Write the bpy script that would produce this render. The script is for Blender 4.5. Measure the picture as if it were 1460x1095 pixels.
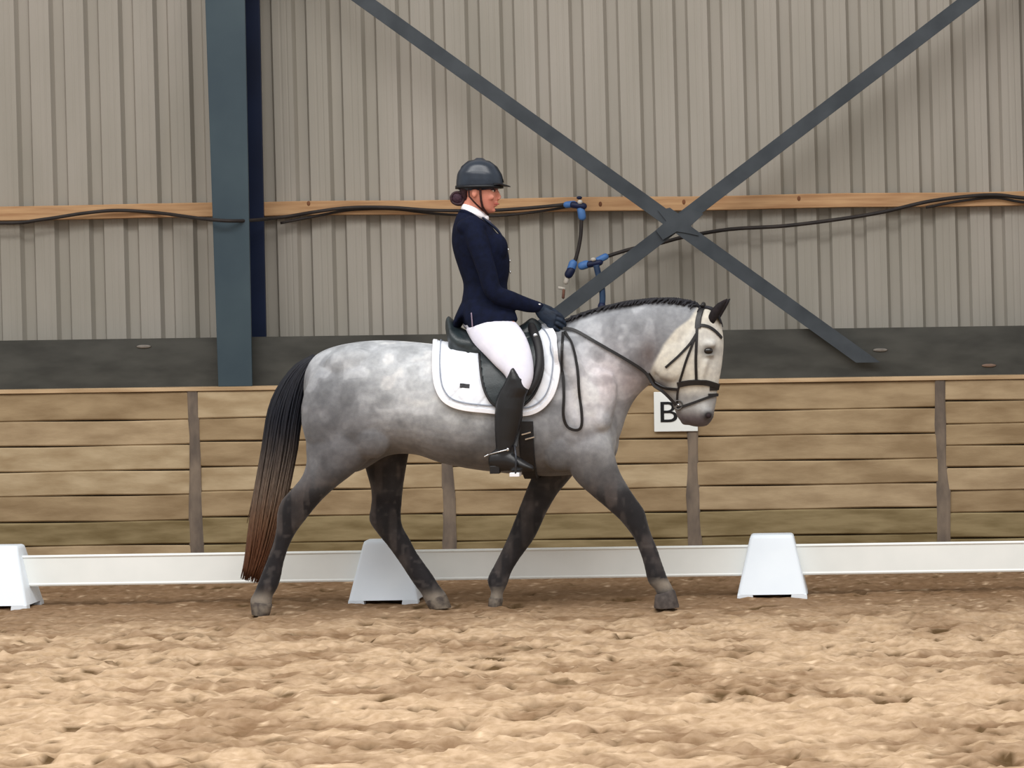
import bpy, bmesh, math, random
import numpy as np
from mathutils import Vector, Matrix
from mathutils.bvhtree import BVHTree
random.seed(7); rng = np.random.RandomState(7)

for o in list(bpy.data.objects): bpy.data.objects.remove(o)
scene = bpy.context.scene
C = scene.collection
# ------------------------------------------------------------------ camera
W, H = 1460.0, 1095.0
F = 3840.0                     # focal length in pixels
D, CH = 15.0, 1.6              # distance to the horse plane, eye height
PX, PY = 1200.0, 453.0         # principal point (the photo is an off-centre crop)
ROLL = 0.0147
CAM = Vector(((PX-730)/256.0, -D, CH))
RV = Vector((math.cos(ROLL), 0, -math.sin(ROLL)))
UV = Vector((math.sin(ROLL), 0, math.cos(ROLL)))
cd = bpy.data.cameras.new('camera'); cam = bpy.data.objects.new('camera', cd); C.objects.link(cam)
cd.sensor_width = 36; cd.lens = F/W*36; cd.clip_end = 200
cd.shift_x = (W/2-PX)/W; cd.shift_y = (PY-H/2)/W
m = Matrix.Identity(4)
for i in range(3):
    m[i][0] = RV[i]; m[i][1] = UV[i]; m[i][2] = (0, -1, 0)[i]; m[i][3] = CAM[i]
cam.matrix_world = m
scene.camera = cam
# ------------------------------------------------------------------ light
w = bpy.data.worlds.new('world'); scene.world = w; w.use_nodes = True
bg = w.node_tree.nodes['Background']
bg.inputs[0].default_value = (1.0, 0.985, 0.96, 1); bg.inputs[1].default_value = 0.74
def area(name, loc, sx, sy, power, target, col=(1, 0.985, 0.96)):
    l = bpy.data.lights.new(name, 'AREA'); l.shape = 'RECTANGLE'; l.size = sx; l.size_y = sy
    l.energy = power; l.color = col
    o = bpy.data.objects.new(name, l); C.objects.link(o); o.location = loc
    o.rotation_euler = (Vector(target)-Vector(loc)).to_track_quat('-Z', 'Y').to_euler()
    return o
area('roof_light', (-1.0, -4.5, 7.5), 12, 2.2, 620, (-1.0, -3.4, 0))
area('roof_light', (-1.0, -10.0, 8.0), 12, 2.2, 470, (-1.0, -8.0, 0))
scene.view_settings.view_transform = 'Standard'
scene.view_settings.look = 'None'
scene.view_settings.exposure = 0.0
scene.view_settings.gamma = 1.0
scene.view_settings.use_curve_mapping = False
# ------------------------------------------------------------------ helpers
def at(px, py, Y=0.0):
    d = (Y+D)/F
    return CAM + RV*((px-PX)*d) + UV*(-(py-PY)*d) + Vector((0, Y+D, 0))
def proj(p):
    v = Vector(p)-CAM; d = F/v.y
    q = Vector((v.x, 0, v.z))
    return PX+q.dot(RV)*d, PY-q.dot(UV)*d
def projn(P):
    V = P-np.array(CAM); d = F/V[:, 1]
    x = V[:, 0]*RV.x+V[:, 2]*RV.z; y = V[:, 0]*UV.x+V[:, 2]*UV.z
    return PX+x*d, PY-y*d
def lin(c):
    return tuple(((v/255.0)/12.92 if v/255.0 <= .04045 else ((v/255.0+.055)/1.055)**2.4) for v in c)
def mat(name, c1, c2=None, scale=20, rough=.7, stretch=(1, 1, 1), bump=0, bscale=None, spec=.3, metal=0, detail=4, attr=False, sheen=0, coat=0, lo=.35, hi=.65):
    M = bpy.data.materials.new(name); M.use_nodes = True
    nt = M.node_tree; b = nt.nodes['Principled BSDF']
    b.inputs['Roughness'].default_value = rough; b.inputs['Metallic'].default_value = metal
    b.inputs['Specular IOR Level'].default_value = spec
    if sheen: b.inputs['Sheen Weight'].default_value = sheen
    if coat: b.inputs['Coat Weight'].default_value = coat
    tc = nt.nodes.new('ShaderNodeTexCoord'); mp = nt.nodes.new('ShaderNodeMapping')
    mp.inputs['Scale'].default_value = stretch
    nt.links.new(tc.outputs['Object'], mp.inputs[0])
    n = nt.nodes.new('ShaderNodeTexNoise'); n.inputs['Scale'].default_value = scale; n.inputs['Detail'].default_value = detail
    nt.links.new(mp.outputs[0], n.inputs['Vector'])
    r = nt.nodes.new('ShaderNodeMapRange'); r.inputs[1].default_value = lo; r.inputs[2].default_value = hi
    nt.links.new(n.outputs['Fac'], r.inputs[0])
    mx = nt.nodes.new('ShaderNodeMix'); mx.data_type = 'RGBA'
    nt.links.new(r.outputs[0], mx.inputs['Factor'])
    c2 = c2 or tuple(v*.85 for v in c1)
    if attr:
        a = nt.nodes.new('ShaderNodeAttribute'); a.attribute_name = 'Col'
        mx.blend_type = 'MULTIPLY'
        r.inputs[3].default_value = 0; r.inputs[4].default_value = 1
        nt.links.new(a.outputs['Color'], mx.inputs[6]); mx.inputs[7].default_value = (*lin(c2), 1)
    else:
        mx.inputs[6].default_value = (*lin(c1), 1); mx.inputs[7].default_value = (*lin(c2), 1)
    nt.links.new(mx.outputs[2], b.inputs['Base Color'])
    if bump:
        n2 = nt.nodes.new('ShaderNodeTexNoise'); n2.inputs['Scale'].default_value = bscale or scale*3; n2.inputs['Detail'].default_value = 5
        nt.links.new(mp.outputs[0], n2.inputs['Vector'])
        bp = nt.nodes.new('ShaderNodeBump'); bp.inputs['Strength'].default_value = 1; bp.inputs['Distance'].default_value = bump
        nt.links.new(n2.outputs['Fac'], bp.inputs['Height']); nt.links.new(bp.outputs[0], b.inputs['Normal'])
    return M
def empty(name, loc=(0, 0, 0), label=None, cat=None, group=None, kind=None):
    o = bpy.data.objects.new(name, None); C.objects.link(o); o.location = loc; o.empty_display_size = .1
    return tag(o, label, cat, group, kind)
def tag(o, label=None, cat=None, group=None, kind=None):
    if label: o['label'] = label
    if cat: o['category'] = cat
    if group: o['group'] = group
    if kind: o['kind'] = kind
    return o
class MB:
    """collects vertices and faces in world coordinates"""
    def __init__(s): s.v = []; s.f = []
    def add(s, V, Fs):
        n = len(s.v); s.v += [tuple(p) for p in V]; s.f += [tuple(i+n for i in f) for f in Fs]; return s
    def hexa(s, P):
        return s.add(P, [(0, 3, 2, 1), (4, 5, 6, 7), (0, 1, 5, 4), (1, 2, 6, 5), (2, 3, 7, 6), (3, 0, 4, 7)])
    def box(s, a, b):
        x0, y0, z0 = a; x1, y1, z1 = b
        return s.hexa([(x0, y0, z0), (x1, y0, z0), (x1, y1, z0), (x0, y1, z0), (x0, y0, z1), (x1, y0, z1), (x1, y1, z1), (x0, y1, z1)])
    def prism(s, pts, y0, y1):      # polygon in XZ extruded in Y (pts counter-clockwise seen from -Y)
        n = len(pts); V = [(p[0], y0, p[1]) for p in pts]+[(p[0], y1, p[1]) for p in pts]
        return s.add(V, [tuple(range(n)), tuple(range(2*n-1, n-1, -1))]+[((i+1) % n, i, i+n, (i+1) % n+n) for i in range(n)])
    def rings(s, R, cap=True, closed=True):
        n = len(R[0]); V = [p for r in R for p in r]; Fs = []
        for i in range(len(R)-1):
            for j in range(n if closed else n-1):
                k = (j+1) % n
                Fs.append((i*n+j, i*n+k, (i+1)*n+k, (i+1)*n+j))
        if cap:
            Fs.append(tuple(range(n-1, -1, -1))); Fs.append(tuple(range((len(R)-1)*n, len(R)*n)))
        return s.add(V, Fs)
    def tube(s, pts, rad, n=8, sub=1, round_caps=False, flat=None):
        pts = [Vector(p) for p in pts]
        if isinstance(rad, (int, float)): rad = [rad]*len(pts)
        if sub > 1: pts, rad = spline(pts, rad, sub)
        R = []; up = None
        for i, p in enumerate(pts):
            t = (pts[min(i+1, len(pts)-1)]-pts[max(i-1, 0)]).normalized()
            if up is None:
                up = Vector((0, 1, 0)) if abs(t.y) < .9 else Vector((1, 0, 0))
            up = (up-t*up.dot(t)).normalized(); sd = t.cross(up)
            r = rad[i]
            if round_caps and i == 0:
                for a in (.97, .75, .45)[::1]: R.append([p-t*r*a+(up*math.cos(q)+sd*math.sin(q))*r*math.sqrt(1-a*a) for q in ang(n)])
            R.append([p+(up*math.cos(q)+sd*math.sin(q))*r for q in ang(n)])
            if round_caps and i == len(pts)-1:
                for a in (.45, .75, .97): R.append([p+t*r*a+(up*math.cos(q)+sd*math.sin(q))*r*math.sqrt(1-a*a) for q in ang(n)])
        return s.rings(R)
    def ball(s, c, r, n=14, m=9, rot=None):
        c = Vector(c); r = Vector(r) if not isinstance(r, (int, float)) else Vector((r, r, r))
        R = []
        for i in range(1, m):
            th = math.pi*i/m
            ring = []
            for q in ang(n):
                v = Vector((math.sin(th)*math.cos(q)*r.x, math.sin(th)*math.sin(q)*r.y, -math.cos(th)*r.z))
                if rot: v = rot @ v
                ring.append(c+v)
            R.append(ring)
        return s.rings(R)
    def ribbon(s, pts, nrm, wid, th):
        """flat strap: pts with surface normals, width wid, thickness th"""
        R = []
        if isinstance(wid, (int, float)): wid = [wid]*len(pts)
        for i, p in enumerate(pts):
            t = (pts[min(i+1, len(pts)-1)]-pts[max(i-1, 0)]).normalized()
            n = nrm[i]-t*nrm[i].dot(t); n.normalize(); sd = t.cross(n)*wid[i]/2
            R.append([p-sd, p-sd*.8+n*th, p+sd*.8+n*th, p+sd, p+sd*.8-n*th*.3, p-sd*.8-n*th*.3])
        return s.rings(R)
    def mesh(s, name):
        me = bpy.data.meshes.new(name); me.from_pydata(s.v, [], s.f)
        me.validate(); bm = bmesh.new(); bm.from_mesh(me); bmesh.ops.recalc_face_normals(bm, faces=bm.faces); bm.to_mesh(me); bm.free()
        return me
    def build(s, name, material, parent=None, smooth=False, bevel=0, origin=None):
        me = s.mesh(name); me.materials.append(material)
        o = bpy.data.objects.new(name, me); C.objects.link(o)
        if origin is not None:
            me.transform(Matrix.Translation(-Vector(origin))); o.location = origin
        setparent(o, parent)
        if smooth:
            for p in me.polygons: p.use_smooth = True
        if bevel:
            b = o.modifiers.new('bevel', 'BEVEL'); b.width = bevel; b.segments = 2; b.limit_method = 'ANGLE'
        return o
def setparent(o, parent):
    if parent is not None:
        o.parent = parent
        o.matrix_parent_inverse = Matrix.Translation(-Vector(parent.location))
def ang(n): return [2*math.pi*i/n for i in range(n)]
def spline(pts, rad, sub):
    n = len(pts); P = []; Rr = []
    for i in range(n-1):
        p0, p1, p2, p3 = pts[max(i-1, 0)], pts[i], pts[i+1], pts[min(i+2, n-1)]
        for k in range(sub):
            t = k/sub
            P.append(.5*((2*p1)+(p2-p0)*t+(2*p0-5*p1+4*p2-p3)*t*t+(3*p1-p0-3*p2+p3)*t**3))
            Rr.append(rad[i]*(1-t)+rad[i+1]*t)
    P.append(pts[-1]); Rr.append(rad[-1])
    return P, Rr
def loft(mb, secs, n=24, sub=4, e=2.0, mirror=False):
    """secs: (Apx, Bpx, halfwidth, Ycentre[, exponent]); the section is spanned by A-B in the picture plane and by Y"""
    A = [at(*s[0], s[3]) for s in secs]; B = [at(*s[1], s[3]) for s in secs]
    hw = [s[2] for s in secs]; ex = [s[4] if len(s) > 4 else e for s in secs]
    if sub > 1:
        A2, hw2 = spline(A, hw, sub); B2, ex2 = spline(B, ex, sub)
    else: A2, B2, hw2, ex2 = A, B, hw, ex
    R = []
    for a, b, h, x in zip(A2, B2, hw2, ex2):
        c = (a+b)/2; u = (b-a)/2; ring = []
        for q in ang(n):
            cq, sq = math.cos(q), math.sin(q)
            cq = math.copysign(abs(cq)**(2/x), cq); sq = math.copysign(abs(sq)**(2/x), sq)
            p = c+u*cq+Vector((0, h*sq, 0))
            if mirror: p = Vector((p.x, -p.y, p.z))
            ring.append(p)
        R.append(ring)
    # rounded ends
    def shrink(ring, nxt, k, push):
        c = sum(ring, Vector())/len(ring); d = c-sum(nxt, Vector())/len(nxt)
        return [c+(p-c)*k+d.normalized()*push for p in ring]
    r0 = (A2[0]-B2[0]).length/2; r1 = (A2[-1]-B2[-1]).length/2
    R = [shrink(R[0], R[1], .55, min(hw2[0], r0)*.35)]+R+[shrink(R[-1], R[-2], .55, min(hw2[-1], r1)*.35)]
    return mb.rings(R)
def remeshed(mb, name, material, voxel, iters, parent, factor=.5):
    """union of the overlapping shapes as one continuous skin"""
    me = mb.mesh(name); o = bpy.data.objects.new(name, me); C.objects.link(o)
    r = o.modifiers.new('r', 'REMESH'); r.mode = 'VOXEL'; r.voxel_size = voxel
    s = o.modifiers.new('s', 'SMOOTH'); s.factor = factor; s.iterations = iters
    dg = bpy.context.evaluated_depsgraph_get()
    m2 = bpy.data.meshes.new_from_object(o.evaluated_get(dg)); m2.name = name
    o.modifiers.clear(); o.data = m2; bpy.data.meshes.remove(me)
    m2.materials.clear(); m2.materials.append(material)
    for p in m2.polygons: p.use_smooth = True
    setparent(o, parent)
    return o
def verts(me):
    a = np.empty(len(me.vertices)*3); me.vertices.foreach_get('co', a); return a.reshape(-1, 3)
def setcol(me, col):
    ca = me.color_attributes.new('Col', 'FLOAT_COLOR', 'POINT')
    a = np.ones((len(me.vertices), 4)); a[:, :3] = col; ca.data.foreach_set('color', a.ravel())
def _h(ix, iy, iz, seed):
    n = (ix*374761393+iy*668265263+iz*1274126177+seed*974634777) & 0x7fffffff
    n = ((n ^ (n >> 13))*1274126177) & 0x7fffffff
    return ((n ^ (n >> 16)) & 0xffff)/65535.0
def vnoise(P, scale, seed=0):
    Q = P*np.array(scale); I = np.floor(Q).astype(np.int64); f = Q-I; f = f*f*(3-2*f); r = 0
    for dx in (0, 1):
        for dy in (0, 1):
            for dz in (0, 1):
                wgt = (f[:, 0] if dx else 1-f[:, 0])*(f[:, 1] if dy else 1-f[:, 1])*(f[:, 2] if dz else 1-f[:, 2])
                r = r+wgt*_h(I[:, 0]+dx, I[:, 1]+dy, I[:, 2]+dz, seed)
    return r
def sst(a, b, x): t = np.clip((x-a)/(b-a), 0, 1); return t*t*(3-2*t)
# ------------------------------------------------------------------ materials
M_sheet = mat('painted_steel_sheet', (165, 159, 150), (153, 148, 138), scale=1.0, stretch=(2, 1, .6), rough=.55, spec=.3)
M_column = mat('blue_grey_steel_paint', (62, 78, 86), (52, 68, 78), scale=2, rough=.5)
M_column_shade = mat('navy_shaded_steel', (22, 34, 62), (16, 26, 50), scale=2, rough=.5)  # shade behind the front flange, put into the colour of web and rear flange
M_band = mat('dark_grey_board', (76, 76, 72), (60, 60, 57), scale=3, stretch=(1, 1, 3), rough=.8)
M_brace = mat('grey_steel_brace', (66, 72, 78), (52, 58, 64), scale=5, rough=.6)
M_purlin = mat('pine_timber', (196, 158, 118), (168, 128, 92), scale=4, stretch=(.6, 3, 8), rough=.8)
M_post = mat('weathered_post', (132, 118, 104), (100, 90, 82), scale=6, stretch=(2, 2, .8), rough=.85)
M_cap = mat('pale_capping', (208, 180, 144), (170, 142, 108), scale=4, stretch=(.5, 1, 4), rough=.8)
M_plank = [mat('softwood_plank', c1, c2, scale=4, stretch=(.8, 1, 2.6), rough=.85, bump=.004, bscale=8, lo=.36, hi=.66, detail=7)
           for c1, c2 in (((184, 162, 130), (156, 134, 104)), ((174, 152, 120), (146, 124, 94)), ((190, 170, 138), (162, 140, 108)), ((168, 146, 114), (142, 120, 90)))]
M_green_plank = mat('algae_stained_plank', (150, 134, 100), (118, 102, 70), scale=5, stretch=(.6, 1, 3), rough=.9, bump=.003, bscale=9)
M_white = mat('white_plastic', (244, 247, 245), (236, 240, 238), scale=3, rough=.45, spec=.4)
M_block = mat('bluish_white_plastic', (236, 245, 254), (228, 238, 249), scale=3, rough=.4, spec=.4)
M_black = mat('black_paint', (24, 24, 26), (16, 16, 18), scale=10)
M_hose = mat('black_rubber_pipe', (52, 46, 44), (38, 34, 34), scale=10, rough=.6)
M_blue = mat('blue_plastic', (84, 128, 186), (62, 104, 164), scale=10, rough=.5)
M_navyp = mat('navy_plastic', (26, 36, 72), (20, 28, 56), scale=10, rough=.5)
M_bluepipe = mat('dark_blue_pipe', (44, 68, 98), (34, 52, 80), scale=10, rough=.5)
M_cream = mat('cream_plastic', (206, 202, 196), (180, 172, 160), scale=10)
M_rust = mat('rusty_nozzle', (120, 84, 70), (96, 66, 56), scale=20)

# ------------------------------------------------------------------ the floor
def make_floor():
    xs = np.concatenate([np.linspace(-16, -5.6, 26)[:-1], np.linspace(-5.6, 4.9, 430), np.linspace(4.9, 15, 26)[1:]])
    ys = np.concatenate([np.linspace(-16, -6.6, 50)[:-1], np.linspace(-6.6, 3.2, 470), np.linspace(3.2, 4.2, 3)[1:]])
    X, Y = np.meshgrid(xs, ys); P = np.stack([X.ravel(), Y.ravel(), np.zeros(X.size)], 1)
    warp = P.copy(); warp[:, 0] += .08*vnoise(P, (7, 7, 1), 11); warp[:, 1] += .08*vnoise(P, (7, 7, 1), 12)
    a = vnoise(warp, (11, 14, 1), 1); b = vnoise(warp, (23, 26, 1), 2); c = vnoise(P, (45, 48, 1), 3); d = vnoise(P, (2.2, 2.2, 1), 4)
    pit = sst(.70, .90, vnoise(warp, (9, 13, 1), 5))*sst(.3, .7, vnoise(P, (3, 3, 1), 15))
    z = .030*(a-.5)+.020*(b-.5)+.006*(c-.5)+.02*(d-.5)-.034*pit+.012*sst(.6, .9, vnoise(warp, (15, 17, 1), 6))
    amp = .55+.45*sst(.3, -1.2, P[:, 1])
    pit2 = sst(.72, .88, vnoise(warp, (15, 26, 1), 21))*sst(.3, .6, vnoise(P, (2, 2, 1), 22)); z = z*amp-.004-.022*pit2
    P[:, 2] = z
    nx = len(xs); ny = len(ys)
    i = np.arange(nx-1)[None, :]+np.arange(ny-1)[:, None]*nx
    Fc = np.stack([i, i+1, i+nx+1, i+nx], -1).reshape(-1, 4)
    me = bpy.data.meshes.new('floor'); me.from_pydata(P.tolist(), [], Fc.tolist())
    for p in me.polygons: p.use_smooth = True
    M = mat('riding_sand', (214, 184, 150), (228, 224, 216), scale=22, stretch=(1, 1, 1), rough=.95, bump=.0035, bscale=38, spec=.1, attr=True, detail=3)
    dry = np.array(lin((192, 166, 138))); damp_shade = np.array(lin((156, 126, 97))); dark = np.array(lin((92, 72, 48)))
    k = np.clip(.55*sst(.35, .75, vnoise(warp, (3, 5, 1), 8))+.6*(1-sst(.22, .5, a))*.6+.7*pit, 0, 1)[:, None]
    k2 = sst(-1.0, .5, P[:, 1]+.5*(a-.5))[:, None]*.85; damp_shade = np.array(lin((128, 101, 76)))     # shade of the strip by the wall, painted into the sand colour
    col = dry*(1-k)+damp_shade*k; col = col*(1-k2)+damp_shade*k2
    pale = (sst(.80, .95, vnoise(P, (30, 30, 1), 9))*.5)[:, None]
    col = col*(1-pale)+np.array(lin((232, 206, 176)))*pale
    kk = np.clip(sst(.05, .5, pit)*sst(.35, .6, b)+.8*pit2, 0, 1)[:, None]; col = col*(1-kk)+dark*kk
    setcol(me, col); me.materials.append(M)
    o = bpy.data.objects.new('floor', me); C.objects.link(o); tag(o, kind='structure', label='lumpy tan sand surface of the riding arena')
make_floor()

# ------------------------------------------------------------------ the wall
YK = 3.07                     # front face of the kickboards
YC = 3.70                     # cladding
LEAN = 0.012
def ux(px, Y): return CAM.x+(px-PX)*(Y+D)/F           # world x of a pixel column at the horizon row
def wx(px, py, Y): return at(px, py, Y).x
def wz(px, py, Y): return at(px, py, Y).z
def leanx(x, z): return x+LEAN*(1.6-z)*1.0            # the sheets hang very slightly out of plumb
wall = empty('wall_back', (0, YC, 0), label='pale grey profiled steel cladding of the arena hall', kind='structure')
pitch = 49.4/F*(YC+D); x_start = ux(426, YC)+.004
# groove (recess) profile along one pitch: flat face, slope in, groove floor, slope out
def sheet(x0, nrib, z0, z1):
    prof = []
    for r in range(nrib):
        b = x0+r*pitch
        for dx, dy in ((0, 0), (.020, .044), (.086, .044), (.106, 0), (.150, 0), (.156, .002), (.164, .002), (.170, 0), (.196, 0), (.200, .002), (.206, .002), (.210, 0)):
            prof.append((b+dx, dy))
    prof.append((x0+nrib*pitch, 0))
    V = []; Fs = []
    for (x, dy) in prof:
        V.append((leanx(x, z0), YC+dy, z0)); V.append((leanx(x, z1), YC+dy, z1))
    for i in range(len(prof)-1): Fs.append((2*i, 2*i+2, 2*i+3, 2*i+1))
    return MB().add(V, Fs)
x = x_start-9*4*pitch
while x < 9.4:
    o = sheet(x, 4, .8, 6.2).build('cladding_sheet', M_sheet, wall)
    x += 4*pitch
# rear backing below the cladding so nothing shows through at the foot
band = MB().box((-10, YK+.20, .4), (9.6, YK+.26, wz(730, 475, YK+.2))).build('trim_1', M_band); tag(band, 'dark grey board band above the wooden kickboards', kind='structure')
for i, px in enumerate((205, 1255, 1410)):
    p = at(px, (494, 499, 521)[i], YK+.195)
    b = MB()
    b.ball(p, (.05, .008, .012)); b.build('scuff', mat('scuffed_paint', (128, 122, 116), (110, 104, 98)) if i < 2 else mat('rust_scuff', (128, 106, 92), (108, 90, 80)), band, smooth=True)
# kickboards
kick = empty('trim_2', (0, YK, 0), label='wooden kickboard wall of horizontal planks between upright posts', kind='structure')
posts = [-1500, -1145, -790, -435, -80, 275, 635, 985, 1340, 1695, 2050, 2405, 2760]
rows = {2: (600, 636, 672, 707, 744, 778), 3: (596, 629, 665, 700, 737, 775), 4: (594, 628, 664, 700, 735, 770), 5: (590, 626, 661, 696, 731, 768), 6: (584, 620, 656, 691, 726, 763), 7: (571, 604, 635, 666, 699, 731)}
rows_at = {2: 130, 3: 340, 4: 800, 5: 930, 6: 1160, 7: 1400}
ztop = wz(730, 548, YK)
bay_key = [2, 3, 2, 2, 2, 3, 5, 6, 7, 7, 6, 7]
for i in range(len(posts)-1):
    a, b = posts[i], posts[i+1]; key = bay_key[i]
    zs = [ztop-.012]+[wz(rows_at[key], r, YK) for r in rows[key]]
    zs.append(min(zs[-1]-.15, .0)-.04)
    if len(zs) < 9 and zs[-2] > .16: zs.insert(-1, zs[-2]-.17)
    xa, xb = ux(a, YK)+.028, ux(b, YK)-.028
    for k in range(len(zs)-1):
        g = .0028; j = random.uniform(-.006, .006)
        low = k >= len(zs)-3
        P = []
        mbk = MB(); z1, z0 = zs[k]-g, zs[k+1]+g
        # bevelled plank, slightly bowed face
        n = 8; R = []
        for q in range(n+1):
            xx = xa+(xb-xa)*q/n; bow = .004*math.sin(q*1.7+k+i)+j
            zz = .003*math.sin(q*.9+k*2+i)
            R.append([(xx, YK+bow+.008, z0+zz), (xx, YK+bow, z0+.008+zz), (xx, YK+bow, z1-.008+zz), (xx, YK+bow+.008, z1+zz), (xx, YK+.045, z1+zz), (xx, YK+.045, z0+zz)])
        mbk.rings(R)
        mm = M_green_plank if (low and random.random() < .5) or k == len(zs)-3 else random.choice(M_plank)
        mbk.build('plank', mm, kick)
for i, px in enumerate(posts):
    xx = ux(px, YK); mbp = MB(); R = []
    for q in range(9):
        z = -.02+(ztop+.006)*q/8; ww = .036+.003*math.sin(q*2.1+i)+(.010 if q < 4 else 0)
        c = xx+LEAN*(.6-z)+.004*math.sin(q+i*3)
        R.append([(c-ww, YK+.03, z), (c-ww, YK-.004, z), (c-ww*.7, YK-.011, z), (c+ww*.7, YK-.011, z), (c+ww, YK-.004, z), (c+ww, YK+.03, z)])
    mbp.rings(R); mbp.build('post', M_post, kick)
MB().box((-10, YK-.02, ztop-.014), (9.6, YK+.21, ztop+.012)).build('capping', M_cap, kick, bevel=.004)
# backing behind the planks (the dark behind the joints)
MB().box((-10, YK+.046, -.05), (9.6, YK+.07, ztop-.03)).build('backing_board', mat('dark_backing', (70, 56, 40), (54, 42, 30)), kick)

# steel columns
def column(px0, px1, label, X=None):
    YF = YK+.05
    root = empty('steel_column', ((ux(px0, YF)+ux(px1, YF))/2, YF+.2, ztop), label, 'column')
    xc = (ux(px0, YF)+ux(px1, YF))/2; z0 = ztop+.012; z1 = 6.0
    def slab(y0, y1, w0, w1, name, m_, za=z0, zb=z1):
        def cx(z): return leanx(xc, z)-LEAN*(1.6-1.0)
        f = lambda z, s, y, w_: (cx(z)+s*w_, y, z)
        wt = w0+(w1-w0)
        P = [f(za, -1, y0, w0), f(za, 1, y0, w0), f(za, 1, y1, w0), f(za, -1, y1, w0), f(zb, -1, y0, w1), f(zb, 1, y0, w1), f(zb, 1, y1, w1), f(zb, -1, y1, w1)]
        MB().hexa(P).build(name, m_, root, bevel=.003)
    slab(YF, YF+.02, .114, .150, 'front_flange', M_column)
    slab(YF+.02, YF+.45, .006, .006, 'web', M_column_shade, za=z0)
    slab(YF+.45, YF+.475, .114, .150, 'rear_flange', M_column_shade, za=.6)
    return root
column(310, 359, 'dark blue grey steel column at the left, standing on the kickboard wall')
column(1582, 1631, 'dark blue grey steel column just outside the photo on the right')

# timber side rails between the columns
def purlin(pxa, pxb, label):
    YP = YC-.09
    za = wz(pxa, 0, YP)
    xa, xb = ux(pxa, YP), ux(pxb, YP)
    root = MB(); R = []
    zt = wz(730, 283, YP); zb = wz(730, 303, YP); n = 16
    for q in range(n+1):
        xx = xa+(xb-xa)*q/n; s = .004*math.sin(q*1.3)
        R.append([(xx, YP, zb+s), (xx, YP, zt+s), (xx, YP+.085, zt+s), (xx, YP+.085, zb+s)])
    o = root.rings(R).build('timber_rail', M_purlin, None, bevel=.004, origin=((xa+xb)/2, YP, zb))
    tag(o, label, 'beam', 'timber side rails of the hall wall')
    return o
YP = YC-.09
purlin(-1400, 322, 'pale timber rail on the cladding left of the steel column')
pr = purlin(346, 1600, 'pale timber rail on the cladding right of the steel column, behind the rider')
pr2 = purlin(1625, 2750, 'pale timber rail beyond the photo to the right')
for px, py in ((856, 291), (975, 288), (1139, 283), (440, 290)):
    p = at(px, py, YP); b = MB(); b.ball(p, (.012, .004, .018)); b.build('knot', mat('wood_knot', (128, 84, 56), (104, 66, 44)), pr, smooth=True)

# cross brace
YB = YK+.12
br = empty('cross_brace', at(968, 315, YB), 'dark steel X shaped cross brace bolted over the timber rail', 'brace')
def bar(p, q, w_, y, th, name, parent):
    a = at(*p, y); b = at(*q, y); d = (b-a).normalized(); n = Vector((d.z, 0, -d.x)) if True else None
    mb = MB(); hw = w_/2
    # angle section: face plate and a return leg
    def quad(o0, o1, ya, yb):
        P = [a+n*o0, a+n*o1, b+n*o1-d*(n.z*o1/d.z), b+n*o0-d*(n.z*o0/d.z)]
        V = [(v.x, ya, v.z) for v in P]+[(v.x, yb, v.z) for v in P]
        mb.hexa(V)
    quad(-hw, hw, y, y+th); quad(hw-th, hw, y+th, y+.06)
    return mb.build(name, M_brace, parent, bevel=.001)
bar((330, -135), (1238, 517), .098, YB, .012, 'diagonal_bar', br)
bar((1560, -137), (640, 567), .098, YB+.013, .012, 'diagonal_bar', br)
c = at(968, 315, YB-.012)
g = MB()
pts = [at(px, py, YB-.012) for px, py in ((938, 300), (955, 288 + 8), (968, 305), (985, 297), (1003, 305), (985, 322), (996, 336), (978, 332), (965, 330), (945, 342), (935, 328), (950, 315))]
g.prism([(p.x, p.z) for p in pts][::-1], YB-.012, YB).build('gusset_plate', M_brace, br)

# ------------------------------------------------------------------ water pipes
YH = YC-.14
def pipe(pts, r, y=YH, n=8, sub=6): return MB().tube([at(px, py, y) for px, py in pts], r, n=n, sub=sub)
hose_l = empty('water_pipe', at(400, 308, YH), 'black pipe sagging along the left timber rail, ending in a hanging hose with blue fittings', 'pipe', 'black water pipes along the wall')
left_pts = [(-1400, 325), (-1000, 312), (-700, 320), (-420, 322), (-200, 312), (0, 318), (60, 313), (120, 304), (170, 300), (230, 304), (290, 312), (340, 315), (400, 310), (450, 302), (500, 296), (560, 296), (620, 300), (700, 300), (760, 296), (812, 291)]
# the pipe runs in front of the column flange, so it comes forward there
def yoff(px): return YK+.02 if 250 < px < 420 else YH
MB().tube([at(px, py, (YK+.01) if 270 < px < 380 else YH) for px, py in left_pts], .012, n=8, sub=6).build('pipe', M_hose, hose_l, smooth=True)
MB().tube([at(px, py+5+3*math.sin(px*.02), YH+.03) for px, py in left_pts if px > 395], .009, n=8, sub=6).build('cable', M_hose, hose_l, smooth=True)
YV = YH-.02
MB().tube([at(808, 292, YV), at(818, 291, YV)], .024, n=10, round_caps=True).tube([at(828, 297, YV), at(830, 309, YV)], .028, n=10, round_caps=True).build('blue_elbow', M_blue, hose_l, smooth=True)
MB().tube([at(817, 292, YV-.01), at(832, 294, YV-.01)], .024, n=10, round_caps=True).ball(at(826, 282, YV), (.02, .02, .012)).build('collar', M_navyp, hose_l, smooth=True)
MB().ball(at(827, 288, YV-.03), (.018, .016, .016)).build('valve_cap', M_cream, hose_l, smooth=True)
pipe([(829, 312), (828, 335), (824, 358), (818, 378)], .013, YV).build('drop_hose', M_hose, hose_l, smooth=True)
MB().tube([at(817, 376, YV), at(813, 388, YV)], .030, n=10, round_caps=True).build('blue_coupling', M_blue, hose_l, smooth=True)
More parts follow.
